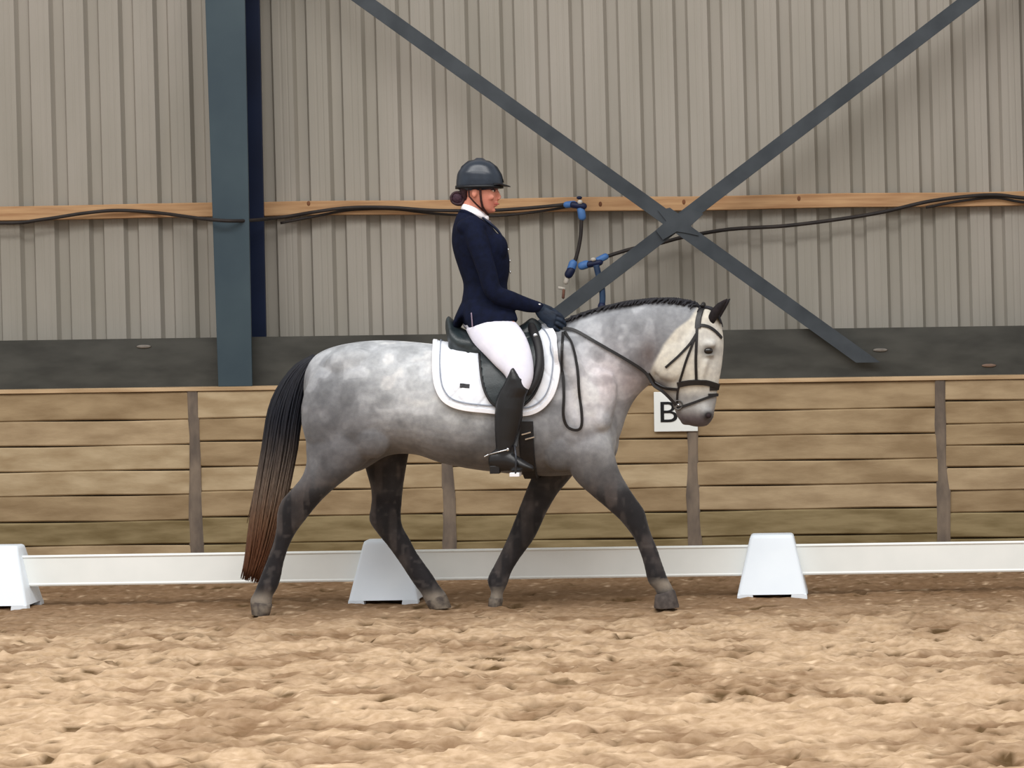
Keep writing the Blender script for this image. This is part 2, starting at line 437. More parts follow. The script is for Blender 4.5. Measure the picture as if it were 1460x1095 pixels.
MB().tube([at(814, 386, YV-.01), at(811, 391, YV-.01)], .030, n=10, round_caps=True).build('collar', M_navyp, hose_l, smooth=True)
MB().tube([at(810, 392, YV), at(807, 402, YV)], .018, n=10, round_caps=True).tube([at(796, 410, YV), at(806, 412, YV)], .010, n=8).build('nozzle', M_cream, hose_l, smooth=True)
MB().tube([at(804, 412, YV), at(803, 424, YV)], .010, n=8, round_caps=True).build('nozzle_tip', M_rust, hose_l, smooth=True)
hose_r = empty('water_pipe', at(1100, 320, YH), 'black pipe rising to the right behind the cross brace from a blue valve', 'pipe', 'black water pipes along the wall')
hose_r.name = 'water_pipe.001'
rp = [(858, 368), (900, 355), (940, 347), (975, 338), (1040, 327), (1120, 322), (1200, 312), (1260, 302), (1320, 288), (1370, 281), (1420, 278), (1470, 283), (1600, 288), (1800, 280), (2200, 290), (2700, 282)]
MB().tube([at(px, py, YH) for px, py in rp], .013, n=8, sub=6).build('pipe', M_hose, hose_r, smooth=True)
MB().tube([at(px, py+6+2*math.sin(px*.03), YH+.02) for px, py in rp if px > 1300], .009, n=8, sub=6).build('cable', M_hose, hose_r, smooth=True)
MB().tube([at(830, 379, YV), at(836, 377, YV)], .030, n=10, round_caps=True).tube([at(853, 371, YV), at(863, 366, YV)], .024, n=10, round_caps=True).build('blue_coupling', M_blue, hose_r, smooth=True)
MB().tube([at(840, 377, YV-.01), at(855, 374, YV-.01)], .024, n=10, round_caps=True).build('collar', M_navyp, hose_r, smooth=True)
MB().ball(at(846, 370, YV-.03), (.019, .016, .014)).build('valve_cap', M_cream, hose_r, smooth=True)
pipe([(850, 378), (854, 395), (858, 410), (859, 428), (857, 445), (857, 500)], .021, YK+.16).build('down_pipe', M_bluepipe, hose_r, smooth=True)
MB().tube([at(858, 436, YK+.155), at(857, 446, YK+.155)], .027, n=10, round_caps=True).build('collar', M_navyp, hose_r, smooth=True)

# ------------------------------------------------------------------ letter sign
YS = YK-.025
sg = empty('letter_sign', at(955, 588, YS), "small white board with black letter B fixed to the kickboards behind the horse's muzzle", 'sign')
pA = at(932, 559, YS); pB = at(979, 615, YS)
MB().box((pA.x, YS, pB.z), (pB.x+.075, YS+.012, pA.z)).build('board', M_white, sg, bevel=.003)
tcu = bpy.data.curves.new('letter', 'FONT'); tcu.body = 'B'; tcu.extrude = .001; tcu.size = 1; tcu.offset = 0.0
to = bpy.data.objects.new('t', tcu); C.objects.link(to)
dg = bpy.context.evaluated_depsgraph_get(); lm = bpy.data.meshes.new_from_object(to.evaluated_get(dg)); bpy.data.objects.remove(to)
V = verts(lm); V = V-V.min(0); sz = V.max(0)
lx0, lx1 = at(942, 0, YS).x, at(967, 0, YS).x; q0 = at(942, 602, YS); q1 = at(942, 573, YS); q2 = at(966, 602, YS)
N = np.stack([q0.x+V[:, 0]/sz[0]*(q2.x-q0.x), YS-.0005-V[:, 2]/sz[2]*.003, q0.z+V[:, 1]/sz[1]*(q1.z-q0.z)], 1)
lm.vertices.foreach_set('co', N.ravel()); lm.update(); lm.materials.clear(); lm.materials.append(M_black)
lo = bpy.data.objects.new('letter', lm); C.objects.link(lo); setparent(lo, sg)

# ------------------------------------------------------------------ arena boards and blocks
YM = .46                       # front of the blocks at the sand
def rx(px): return ux(px, YM+.14)
gaps = [-1130, -575, -30 + 12, 540, 1095, 1650, 2205]
zt = wz(730, 782, YM+.14); zb = wz(730, 826, YM+.14)
board_lab = ['white plastic arena board far left outside the photo', 'white plastic arena board left of the leftmost block', 'white plastic arena board between the leftmost block and the middle block, behind the tail',
             "white plastic arena board between the middle and right blocks, behind the horse's front legs", 'white plastic arena board right of the right block', 'white plastic arena board beyond the photo on the right']
for i in range(len(gaps)-1):
    xa, xb = rx(gaps[i])+.012, rx(gaps[i+1])-.012; y = YM+.14
    prof = [(y, zb), (y-.004, zb+.01), (y, zb+.018), (y+.002, zt-.018), (y-.004, zt-.010), (y, zt), (y+.022, zt), (y+.026, zt-.02), (y+.026, zb+.02), (y+.022, zb)]
    R = [[(xa+(xb-xa)*q/6, yy, zz) for yy, zz in prof] for q in range(7)]
    o = MB().rings(R).build('arena_board', M_white, None, bevel=.002, origin=((xa+xb)/2, y, zb))
    tag(o, board_lab[i], 'arena board', 'low white arena boards')
blk_lab = {-30+12: 'white plastic block at the left edge of the photo holding the arena board', 540: "white plastic block behind the horse's forward hind leg holding the arena boards", 1095: 'white plastic block right of the horse holding the arena boards'}
blk_lab[-18] = blk_lab.get(-18, 'white plastic block at the left edge of the photo holding the arena board')
for i, gx in enumerate(gaps):
    xc = ux(gx, YM); y0 = YM
    root = empty('marker_block', (xc, y0+.16, 0), blk_lab.get(gx, 'white plastic block out of view, '+['at the far left end of the boards', 'second from the far left end of the boards', '', '', '', 'second from the far right end of the boards', 'at the far right end of the boards'][i]), 'marker block', 'white plastic blocks holding the arena boards')
    hb, ht, h, db, dt = .20, .128, .352, .17, .085       # half widths, height, half depths
    yc = y0+db
    nseg = 10
    R = []
    # side loop of the shell: rounded rectangle rings from foot to top
    def rr(hx, hy, z, r, wavy=False):
        out = []
        for qx, qy, a0 in ((1, 1, 0), (-1, 1, 90), (-1, -1, 180), (1, -1, 270)):
            for s in range(4):
                a = math.radians(a0+s*30)
                out.append([xc+qx*(hx-r)+r*math.cos(a), yc+qy*(hy-r)+r*math.sin(a), z])
        return out
    for t in np.linspace(0, 1, 6):
        R.append(rr(hb+(ht-hb)*t, db+(dt-db)*t, .016+(h-.022-.016)*t, .02))
    R.append(rr(ht-.006, dt-.006, h-.006, .02)); R.append(rr(ht-.016, dt-.016, h, .018))
    sh = MB().rings(R); o = sh.build('shell', M_block, root, smooth=True)
    em = o.modifiers.new('es', 'EDGE_SPLIT'); em.split_angle = math.radians(40)
    for sx in (-1, 1):
        for sy in (-1, 1):
            fx = xc+sx*(hb-.045); fy = yc+sy*(db-.035)
            MB().prism([(fx-.048, -.014), (fx+.048, -.014), (fx+.044, .018), (fx-.044, .018)], fy-.034, fy+.034).build('foot', M_block, root, bevel=.004)
# ================================================================== the horse
def make_horse():
    root_name = 'horse'
    b = MB()
    # trunk: sections from rump to chest (top, bottom)
    trunk = [((436, 524), (437, 590), .06, 0), ((448, 508), (446, 640), .15, 0), ((470, 496), (470, 672), .225, 0, 2.1), ((505, 488), (512, 672), .262, 0, 2.2), ((545, 485), (552, 650), .270, 0, 2.2),
             ((585, 487), (592, 648), .272, 0, 2.2), ((625, 491), (630, 660), .288, 0, 2.2), ((665, 495), (668, 668), .300, 0, 2.2), ((705, 495), (706, 673), .296, 0, 2.2), ((745, 486), (745, 677), .272, 0, 2.2),
             ((782, 470), (785, 679), .245, 0, 2.1), ((820, 466), (822, 676), .228, 0, 2.1), ((852, 480), (852, 668), .200, 0), ((876, 520), (868, 650), .150, 0)]
    loft(b, trunk, n=36, sub=4)
    # withers ridge
    loft(b, [((735, 487), (735, 540), .07, 0), ((765, 472), (765, 540), .075, 0), ((790, 464), (790, 540), .08, 0), ((820, 454), (820, 540), .08, 0)], n=20)
    # neck: crest / underline
    neck = [((775, 470), (868, 660), .17, 0), ((800, 463), (884, 622), .165, 0), ((828, 450), (893, 594), .150, 0), ((862, 440), (905, 570), .125, 0), ((896, 433), (922, 552), .108, 0), ((930, 429), (938, 540), .095, 0), ((962, 428), (956, 528), .085, 0), ((988, 433), (972, 515), .078, 0), ((1003, 442), (985, 500), .070, 0)]
    loft(b, neck, n=28, sub=4, e=2.0)
    # head
    head = [((988, 446), (1018, 438), .045, 0), ((984, 455), (1025, 452), .072, 0), ((968, 474), (1030, 470), .088, 0), ((950, 494), (1032, 488), .094, 0, 2.2), ((936, 514), (1031, 506), .092, 0, 2.2), ((928, 534), (1029, 524), .082, 0, 2.3),
            ((935, 549), (1026, 541), .066, 0, 2.3), ((949, 562), (1023, 556), .056, 0, 2.3), ((959, 576), (1022, 570), .054, 0, 2.3), ((963, 588), (1019, 584), .056, 0, 2.3), ((969, 599), (1017, 596), .050, 0, 2.2), ((982, 606), (1010, 606), .030, 0)]
    loft(b, head, n=30, sub=4)
    # cheeks (masseter discs), brow ridges, nostril rims, lips, chin
    for s in (-1, 1):
        b.ball(at(958, 514, 0)+Vector((0, s*.066, 0)), (.105, .032, .115))
        b.ball(at(1012, 491, 0)+Vector((0, s*.080, 0)), (.040, .022, .022))
        b.ball(at(1012, 506, 0)+Vector((0, s*.078, 0)), (.030, .018, .012))
        b.ball(at(1009, 590, 0)+Vector((0, s*.042, 0)), (.030, .020, .030))
        b.tube([at(1008, 515, 0)+Vector((0, s*.078, 0)), at(1000, 545, 0)+Vector((0, s*.060, 0))], [.016, .010], n=8, round_caps=True)
        # ears
    b.ball(at(978, 601, 0), (.030, .030, .022)); b.ball(at(1003, 601, 0), (.030, .040, .024))
    # muscles of shoulder, elbow, stifle, buttock, breast
    for s in (-1, 1):
        b.ball(at(838, 590, 0)+Vector((0, s*.15, 0)), (.15, .085, .28), rot=Matrix.Rotation(.45, 3, 'Y'))
        b.ball(at(805, 635, 0)+Vector((0, s*.155, 0)), (.12, .06, .14))
        b.ball(at(862, 625, 0)+Vector((0, s*.09, 0)), (.075, .08, .15))
        b.ball(at(480, 590, 0)+Vector((0, s*.155, 0)), (.17, .10, .27))
        b.ball(at(535, 620, 0)+Vector((0, s*.17, 0)), (.12, .08, .13))
        b.ball(at(510, 525, 0)+Vector((0, s*.16, 0)), (.16, .06, .12))
        b.tube([at(805, 500, -.18) if s < 0 else at(805, 500, .18), at(855, 600, s*.165)], [.06, .07], n=12, round_caps=True)
        # groove between neck and shoulder comes from the separate volumes
    Yn, Yf = -.145, .145
    # near hind
    nh = [((450, 560), (540, 570), .07, Yn), ((440, 600), (540, 612), .095, Yn), ((436, 635), (530, 648), .10, Yn), ((437, 658), (508, 672), .088, Yn), ((430, 680), (481, 693), .070, Yn), ((415, 698), (462, 710), .056, Yn), ((401, 714), (447, 727), .046, Yn), ((395, 732), (436, 741), .043, Yn),
          ((394, 752), (423, 758), .035, Yn), ((390, 772), (413, 777), .029, Yn), ((382, 795), (405, 801), .028, Yn), ((374, 815), (401, 822), .031, Yn), ((368, 830), (396, 838), .036, Yn), ((363, 843), (389, 850), .032, Yn), ((357, 854), (388, 860), .038, Yn), ((357, 866), (385, 870), .04, Yn)]
    loft(b, nh, n=20, sub=3)
    fh = [((505, 600), (590, 595), .10, Yf), ((512, 635), (584, 640), .095, Yf), ((521, 668), (579, 668), .080, Yf), ((529, 698), (575, 694), .062, Yf), ((529, 720), (573, 716), .048, Yf), ((526, 741), (572, 733), .046, Yf), ((536, 758), (574, 750), .041, Yf),
          ((553, 779), (584, 768), .033, Yf), ((568, 800), (594, 787), .029, Yf), ((580, 818), (606, 804), .029, Yf), ((590, 833), (618, 821), .034, Yf), ((600, 846), (626, 834), .034, Yf), ((605, 856), (636, 846), .038, Yf), ((609, 863), (640, 856), .040, Yf)]
    loft(b, fh, n=20, sub=3)
    nf = [((800, 585), (868, 575), .05, Yn*.8), ((799, 615), (873, 602), .075, Yn*.9), ((803, 648), (875, 636), .085, Yn), ((818, 682), (882, 668), .072, Yn), ((843, 706), (896, 694), .057, Yn), ((862, 722), (908, 712), .048, Yn), ((880, 738), (919, 728), .044, Yn), ((891, 750), (924, 746), .044, Yn), ((904, 768), (929, 762), .038, Yn),
          ((913, 790), (937, 781), .029, Yn), ((918, 806), (943, 799), .029, Yn), ((921, 820), (948, 813), .034, Yn), ((925, 832), (952, 824), .034, Yn), ((934, 841), (957, 833), .031, Yn), ((937, 851), (962, 844), .038, Yn)]
    loft(b, nf, n=20, sub=3)
    ff = [((765, 640), (830, 655), .09, Yf), ((762, 668), (815, 680), .075, Yf), ((752, 694), (795, 704), .058, Yf), ((741, 722), (780, 730), .046, Yf), ((731, 748), (768, 756), .043, Yf), ((724, 765), (758, 774), .041, Yf), ((715, 785), (743, 794), .031, Yf),
          ((704, 806), (730, 815), .028, Yf), ((695, 824), (724, 832), .033, Yf), ((696, 834), (720, 841), .033, Yf), ((700, 843), (717, 847), .030, Yf), ((698, 854), (717, 857), .037, Yf)]
    loft(b, ff, n=20, sub=3)
    coat = mat('dapple_grey_coat', (255, 255, 255), (232, 232, 234), scale=34, rough=.62, spec=.25, attr=True, bump=.0015, bscale=300, sheen=.15, detail=6)
    h = remeshed(b, 'horse', coat, .0085, 10, None)
    me = h.data
    P = verts(me); px, py = projn(P)
    L = lambda c: np.array(lin(c))
    grey = L((146, 149, 154)); white = L((220, 224, 228)); dark = L((27, 24, 28)); cream = L((228, 222, 206)); black = L((16, 14, 18)); warm = L((150, 132, 126))
    n1 = vnoise(P, (9, 9, 9), 1); n2 = vnoise(P, (20, 20, 20), 2); n3 = vnoise(P, (45, 45, 45), 3); n0 = vnoise(P, (4, 4, 4), 4)
    col = np.repeat(grey[None], len(P), 0)
    def mix(k, c):
        nonlocal col
        k = np.clip(k, 0, 1)[:, None]; col = col*(1-k)+np.asarray(c)*k
    g2 = lambda cx, cy, sx, sy: np.exp(-((px-cx)/sx)**2-((py-cy)/sy)**2)
    mix(.85*g2(590, 530, 75, 60), white); mix(.3*g2(505, 505, 40, 25), white)
    mix(.55*g2(660, 590, 50, 30), L((176, 178, 178)))
    mix(.85*g2(838, 560, 34, 60), L((206, 204, 208))); mix(.5*g2(870, 640, 20, 25), white)
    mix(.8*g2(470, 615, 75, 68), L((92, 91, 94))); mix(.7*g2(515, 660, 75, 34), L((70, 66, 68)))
    mix(.75*sst(585, 665, py)*sst(480, 540, px), L((88, 84, 83)))  # belly shade painted in together with the darker lower coat
    mix(.45*g2(905, 480, 60, 35), L((136, 137, 142)))
    mix(.6*g2(905, 545, 25, 30), L((118, 100, 96))); mix(.5*g2(870, 540, 30, 40)*n1, L((176, 154, 152)))
    # dapples
    body = (1-sst(660, 690, py))*(1-sst(930, 960, px))
    dap = sst(.50, .68, n2*.6+n3*.4)
    up = .35+.65*(1-sst(560, 640, py))
    nd = vnoise(P+.03*n2[:, None], (14, 14, 14), 7)
    mix(body*sst(.52, .68, nd)*.6*up, np.minimum(col*1.5+.06, .78))
    mix(body*(1-sst(.22, .42, nd))*.5, col*.60)
    mix(body*dap*.16, col*1.25+.02)
    mix(body*sst(.5, .75, n0)*.38, col*.66)
    # legs: dark points with pale mottling
    leg = np.maximum(sst(635, 715, py-8*n1)*(1-.25*(px > 700)), 0)
    leg = np.where((px > 900) & (py < 640), 0, leg)
    far = (P[:, 1] > .04) & (py > 600) & (px < 860)
    leg = np.where(far, np.maximum(leg, sst(610, 650, py)*.85), leg)
    leg = np.maximum(leg, sst(668, 712, py+14*(n1-.5)+10*(n2-.5))*.95)
    mix(leg, dark)
    n4 = vnoise(P, (26, 26, 8), 14); mot = sst(.50, .72, n4)*.38*leg*(1-.3*sst(740, 800, py)); mix(mot, L((112, 102, 98)))
    mix(leg*sst(.6, .8, n3)*.15, L((130, 122, 118)))
    mix(sst(.5, .7, n1)*leg*.5, black)
    knee = np.maximum.reduce([g2(905, 740, 22, 22), g2(415, 728, 20, 24), g2(560, 745, 20, 24), g2(745, 765, 20, 20)])
    mix(knee*.7, black)
    # pale pasterns
    past = np.maximum.reduce([g2(372, 856, 24, 10), g2(622, 853, 24, 9), g2(948, 834, 18, 9), g2(709, 850, 16, 11)])*(py > 836 - 12*(px > 900))
    mix(past*1.0, L((140, 130, 118)))
    # crest, head, muzzle
    crest_y = np.interp(px, [775, 828, 862, 896, 930, 962, 988], [470, 450, 440, 433, 429, 428, 433])
    mix((1-sst(3, 9, py-crest_y))*(px > 790)*(px < 1000)*.8, L((60, 58, 62)))
    # head mask: right of the jaw line
    jx = np.interp(py, [430, 440, 455, 470, 490, 510, 530, 545, 560, 610], [992, 992, 982, 962, 946, 935, 926, 925, 940, 950])
    hm = sst(-2, 5, px-jx)*(px > 915)*(py < 615)
    mix(hm, L((216, 211, 198)))
    mix(hm*sst(.5, .7, n1)*.25, L((196, 192, 184)))
    mix(hm*(g2(1000, 485, 30, 20)+g2(1020, 520, 20, 30))*.5, L((206, 208, 208)))
    mix(hm*g2(940, 550, 22, 14)*1.0, L((98, 92, 92)))
    mix(hm*sst(552, 568, py)*.85, L((126, 124, 124)))
    mix(hm*g2(1003, 580, 12, 12)*.8, L((196, 198, 198)))
    mix(hm*sst(580, 598, py)*.85, L((76, 64, 68)))
    mix(g2(1010, 592, 7, 6)*1.3*(py > 570), black)
    mix(g2(1011, 501, 13, 9)*.95*hm, L((70, 64, 62)))
    # dark edge of the throat
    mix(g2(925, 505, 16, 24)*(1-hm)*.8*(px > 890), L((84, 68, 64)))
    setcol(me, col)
    # the horse itself is the parent; its origin at the ground
    base = at(660, 870, 0); base = Vector((base.x, 0, 0))
    me.transform(Matrix.Translation(-base)); h.location = base
    tag(h, 'dapple grey horse with dark legs and tail walking right past the letter board', 'horse')
    bpy.context.view_layer.update()
    # eye
    M_eye = mat('dark_eye', (22, 16, 14), (12, 10, 9), scale=30, rough=.12, spec=.6)
    M_hoof = mat('dusty_hoof', (92, 84, 80), (66, 60, 58), scale=30, rough=.7)
    M_hoofp = mat('pale_dusty_hoof', (120, 110, 98), (70, 62, 58), scale=25, rough=.7)
    for s in (-1, 1):
        MB().ball(at(1011, 500, 0)+Vector((0, s*.082, 0)), (.025, .017, .019)).build('eye', M_eye, h, smooth=True)
        MB().ball(at(1011, 592, 0)+Vector((0, s*.057, 0)), (.015, .008, .015)).build('nostril', mat('dark_nostril', (44, 30, 34), (32, 22, 26), scale=30), h, smooth=True)
    # ears: pointed cups
    M_ear = mat('dark_ear_hair', (34, 28, 32), (22, 19, 22), scale=60, rough=.8)
    for s, dx in ((-1, 0), (1, 4)):
        c0 = [(1013+dx, 462), (1016+dx, 453), (1020+dx, 445), (1027+dx, 436), (1033+dx, 430), (1037+dx, 426)]
        rw = [.020, .033, .036, .028, .015, .003]; Y = s*.055; R = []
        pts = [at(x_, y_, Y+s*.01*i) for i, (x_, y_) in enumerate(c0)]
        for i, p in enumerate(pts):
            t = (pts[min(i+1, 5)]-pts[max(i-1, 0)]).normalized(); sd = Vector((t.z, 0, -t.x)); ring = []
            for q in ang(14):
                dd = .45 if math.sin(q)*s > 0 else .9        # hollow towards the outside
                hollow = -.35*math.cos(q)**4 if math.sin(q)*s > 0 else 0
                ring.append(p+sd*math.cos(q)*rw[i]*.78+Vector((0, math.sin(q)*rw[i]*dd, 0)))
            R.append(ring)
        MB().rings(R).build('ear', M_ear, h, smooth=True)
    # hooves
    def hoof(top, bot, hw, Y, m_):
        mb = MB(); R = []
        A0, B0 = at(*top[0], Y), at(*top[1], Y); A1, B1 = at(*bot[0], Y), at(*bot[1], Y)
        for t in (0, .12, .5, .9, 1):
            a = A0.lerp(A1, t); bb = B0.lerp(B1, t); c = (a+bb)/2; u = (bb-a)/2; k = (.92 if t == 0 else 1)*(.96 if t == 1 else 1)
            R.append([c+u*math.cos(q)*k+Vector((0, hw*(.86+.2*t)*math.sin(q)*k, 0)) for q in ang(20)])
        o = mb.rings(R).build('hoof', m_, h, smooth=True)
        e_ = o.modifiers.new('es', 'EDGE_SPLIT'); e_.split_angle = math.radians(50)
    hoof(((357, 857), (389, 861)), ((359, 876), (384, 878)), .052, Yn, M_hoofp)
    hoof(((606, 858), (636, 846)), ((612, 868), (644, 866)), .052, Yf, M_hoofp)
    hoof(((934, 848), (962, 840)), ((932, 867), (969, 866)), .054, Yn, M_hoof)
    hoof(((697, 852), (718, 853)), ((696, 865), (715, 866)), .052, Yf, M_hoofp)
    # plaited mane along the crest
    M_mane = mat('dark_mane', (44, 44, 50), (28, 27, 32), scale=80, rough=.7)
    mm = MB(); cx = np.arange(800, 1002, 3.2)
    cy = np.interp(cx, [775, 800, 828, 862, 896, 930, 962, 988, 1003], [468, 461, 449, 438.5, 431, 427, 426.5, 431, 440])
    for i, (x_, y_) in enumerate(zip(cx, cy)):
        for k in range(3):
            yy = random.uniform(-.02, .02)
            p = at(x_+random.uniform(-2, 2), y_+1.5, yy)
            mm.tube([p+Vector((.015, 0, -.012)), p+Vector((0, 0, .010)), p+Vector((-.022, (yy)*.9-.01, .006-.006*k)), p+Vector((-.034, yy*1.4-.02, -.016))], [.007, .008, .007, .003], n=5)
    mm.build('mane', M_mane, h, smooth=True)
    fl = MB()
    for k in range(9):
        yy = (k-4)*.009
        fl.tube([at(1004, 438, yy), at(1014, 440, yy), at(1023, 449, yy*1.3), at(1029, 462, yy*1.5)], [.010, .012, .010, .004], n=5, sub=2)
    fl.build('forelock', M_mane, h, smooth=True)
    # tail
    left = [(446, 507), (422, 520), (402, 543), (387, 570), (379, 600), (373, 640), (364, 690), (356, 740), (350, 790), (347, 820)]
    right = [(458, 512), (450, 522), (440, 545), (434, 575), (429, 605), (424, 640), (414, 690), (404, 740), (388, 790), (370, 826)]
    tm = MB(); secs = [(l, r, hw, 0) for l, r, hw in zip(left, right, (.03, .05, .065, .075, .08, .08, .075, .065, .045, .02))]
    A = [at(*s[0]) for s in secs]; B = [at(*s[1]) for s in secs]
    core = MB(); loft(core, [((l[0]*.86+r[0]*.14, l[1]), (l[0]*.14+r[0]*.86, r[1]), hw*.8, 0) for l, r, hw in zip(left[:9], right[:9], (.03, .05, .065, .075, .08, .08, .07, .055, .03))], n=14, sub=3)
    cv = list(core.v); tm.add(core.v, core.f)
    for i in range(330):
        th = random.uniform(0, 2*math.pi); rr_ = random.uniform(.72, 1.0); ph = random.random()*6; L_ = random.choice((8, 9, 10, 10, 10)); pts = []
        for j in range(L_):
            c = (A[j]+B[j])/2; u = (B[j]-A[j])/2; wob = .05*math.sin(ph+j*.9)
            pts.append(c+u*(math.cos(th+wob)*rr_)+Vector((0, secs[j][2]*math.sin(th+wob)*rr_, random.uniform(-.004, .004))))
        if random.random() < .25: pts[-1] += Vector((random.uniform(-.02, .01), 0, -.02))
        tm.tube(pts, [.006]+[.0055]*(L_-2)+[.0015], n=4, sub=2)
    M_tail = mat('tail_hair', (255, 255, 255), (196, 192, 190), scale=40, stretch=(6, 6, .5), rough=.6, attr=True)
    to_ = tm.build('tail', M_tail, h, smooth=True)
    TP = verts(to_.data); tx, ty = projn(TP)
    nn = vnoise(TP, (60, 60, 3), 5)
    c_ = np.stack([np.interp(ty+24*(nn-.5), [505, 600, 630, 665, 700, 740, 780, 825], [lin(c)[k] for c in ((40, 42, 50), (24, 28, 40), (44, 42, 46), (88, 78, 72), (116, 100, 88), (114, 86, 66), (100, 64, 44), (94, 58, 38))]) for k in range(3)], 1)
    setcol(to_.data, c_*(.75+.5*nn[:, None]))
    return h
horse = make_horse()
# surface lookups against the finished horse
HP = verts(horse.data)+np.array(horse.location)
hv = [Vector(p) for p in HP]
BV = BVHTree.FromPolygons(hv, [tuple(p.vertices) for p in horse.data.polygons])
def hit(px, py, off=.004):
    """point on the near side of the horse seen through a pixel, lifted off by off"""
    d = (at(px, py, 0)-CAM).normalized(); r = BV.ray_cast(CAM, d)
    if r[0] is None:
        q = at(px, py, 0); r = BV.find_nearest(q); n = r[1]
        return r[0]+n*off, n
    n = r[1]
    if n.y > 0: n = -n
    return r[0]+n*off, n
def smoothpts(P, N, it=2):
    for _ in range(it):
        P = [P[0]]+[(P[i-1]+P[i]*2+P[i+1])/4 for i in range(1, len(P)-1)]+[P[-1]]
        N = [N[0]]+[((N[i-1]+N[i]*2+N[i+1])/4) for i in range(1, len(N)-1)]+[N[-1]]
    return P, [n.normalized() for n in N]
def strap_pts(pxs, off=.005, step=3.0):
    out = []
    V = [Vector((a, b, 0)) for a, b in pxs]; V2, _ = spline(V, [0]*len(V), 8) if len(V) > 2 else ([V[0].lerp(V[-1], t/12) for t in range(13)], 0)
    P, N = zip(*[hit(v.x, v.y, off) for v in V2])
    return smoothpts(list(P), list(N))
def mirror_y(mb):
    o = MB(); o.v = [(x_, -y_, z_) for x_, y_, z_ in mb.v]; o.f = [tuple(reversed(f)) for f in mb.f]; return o
def strap(name, pxs, wid, M_, parent, th=.004, off=.005, both=True, label=None):
    P, N = strap_pts(pxs, off); mb = MB().ribbon(P, N, wid, th)
    os_ = [mb.build(name, M_, parent, smooth=False)]
    if both: os_.append(mirror_y(mb).build(name, M_, parent))
    return os_
def inpoly(x_, y_, poly):
    c = False; j = len(poly)-1
    for i in range(len(poly)):
        if (poly[i][1] > y_) != (poly[j][1] > y_) and x_ < (poly[j][0]-poly[i][0])*(y_-poly[i][1])/(poly[j][1]-poly[i][1])+poly[i][0]: c = not c
        j = i
    return c
def closed_smooth(poly, sub=6):
    n = len(poly); out = []
    for i in range(n):
        p0, p1, p2, p3 = [Vector((*poly[(i+k) % n], 0)) for k in (-1, 0, 1, 2)]
        for k in range(sub):
            t = k/sub; v = .5*((2*p1)+(p2-p0)*t+(2*p0-5*p1+4*p2-p3)*t*t+(3*p1-p0-3*p2+p3)*t**3)
            out.append((v.x, v.y))
    return out
def drape(poly, x0, x1, off, th, step=.0075, amax=118, asteps=110, fine=None, zc=1.12, quilt=0):
    """a cloth sheet wrapped round the barrel, cut to an outline given on the near side; both sides in one sheet"""
    X0, X1 = at(x0, 500, -.25).x, at(x1, 500, -.25).x; nx = int((X1-X0)/step)+1
    A = np.radians(np.linspace(-amax, amax, 2*asteps+1)); grid = {}
    top = []
    for i in range(nx):
        x_ = X0+(X1-X0)*i/(nx-1)
        for j, a in enumerate(A):
            if a > 1e-9: continue
            d = Vector((0, math.sin(a), math.cos(a))); o_ = Vector((x_, 0, zc))+d*1.2
            r = BV.ray_cast(o_, -d)
            if r[0] is None: continue
            n = r[1].copy()
            if n.dot(d) < 0: n = -n
            n.x *= .3; n.normalize()
            grid[(i, j)] = (r[0], n)
    V = []; idx = {}; Fs = []; nj = asteps
    ok = {}
    for k, (p, n) in grid.items():
        q = proj(p+n*off); ok[k] = inpoly(q[0], q[1], poly) if k[1] < nj-2 or q[1] > poly_min_y(poly) else inpoly(q[0], q[1], poly)
    def vid(i, j, s, layer):
        key = (i, j, s if j != nj else 0, layer)
        if key not in idx:
            p, n = grid[(i, j)]; o_ = off+(th if layer else 0)
            if quilt and layer:
                u = p.x*17; v = (p.z+abs(p.y)*.6)*17
                o_ -= quilt*(abs(math.sin((u+v)))**.5 < .35)*1.0+quilt*(abs(math.sin((u-v)))**.5 < .35)*1.0
            q = p+n*o_; idx[key] = len(V); V.append((q.x, q.y*(1 if s < 0 else -1), q.z))
        return idx[key]
    used = set()
    for i in range(nx-1):
        for j in range(nj):
            ks = [(i, j), (i+1, j), (i+1, j+1), (i, j+1)]
            if all(k in grid for k in ks) and all(ok[k] for k in ks): used.add((i, j))
    for (i, j) in used:
        for s in (-1, 1):
            q = [(i, j), (i+1, j), (i+1, j+1), (i, j+1)]
            a = [vid(*k, s, 1) for k in q]; b = [vid(*k, s, 0) for k in q]
            Fs.append(tuple(a if s < 0 else reversed(a))); Fs.append(tuple(reversed(b) if s < 0 else b))
            for e, nb in enumerate(((i, j-1), (i+1, j), (i, j+1), (i-1, j))):
                if nb not in used and not (nb[1] >= nj):
                    k1, k2 = e, (e+1) % 4
                    Fs.append((a[k1], b[k1], b[k2], a[k2]))
    return MB().add(V, Fs)
def poly_min_y(p): return min(q[1] for q in p)

# ------------------------------------------------------------------ saddle cloth
M_padw = mat('white_quilted_cotton', (238, 241, 248), (226, 231, 240), scale=12, rough=.85, spec=.1, bump=.003, bscale=14)
M_edge = mat('white_binding', (242, 242, 246), (232, 233, 240), scale=30, rough=.6)
M_grey = mat('grey_braid', (150, 158, 172), (136, 144, 160), scale=40)
pad_poly = closed_smooth([(620, 300), (620, 420), (619, 480), (620, 520), (622, 546), (629, 564), (642, 576), (664, 582), (700, 585), (735, 589), (757, 587), (775, 577), (788, 560), (795, 535), (797, 508), (792, 484), (782, 466), (766, 452), (760, 400), (760, 300)], 5)
pd = drape(pad_poly, 612, 803, .008, .014, quilt=.004)
saddle_pad = pd.build('saddle_pad', M_padw, None, smooth=True, origin=at(705, 480, 0))
tag(saddle_pad, 'white quilted saddle pad with rounded corners lying under the black saddle', 'saddle pad')
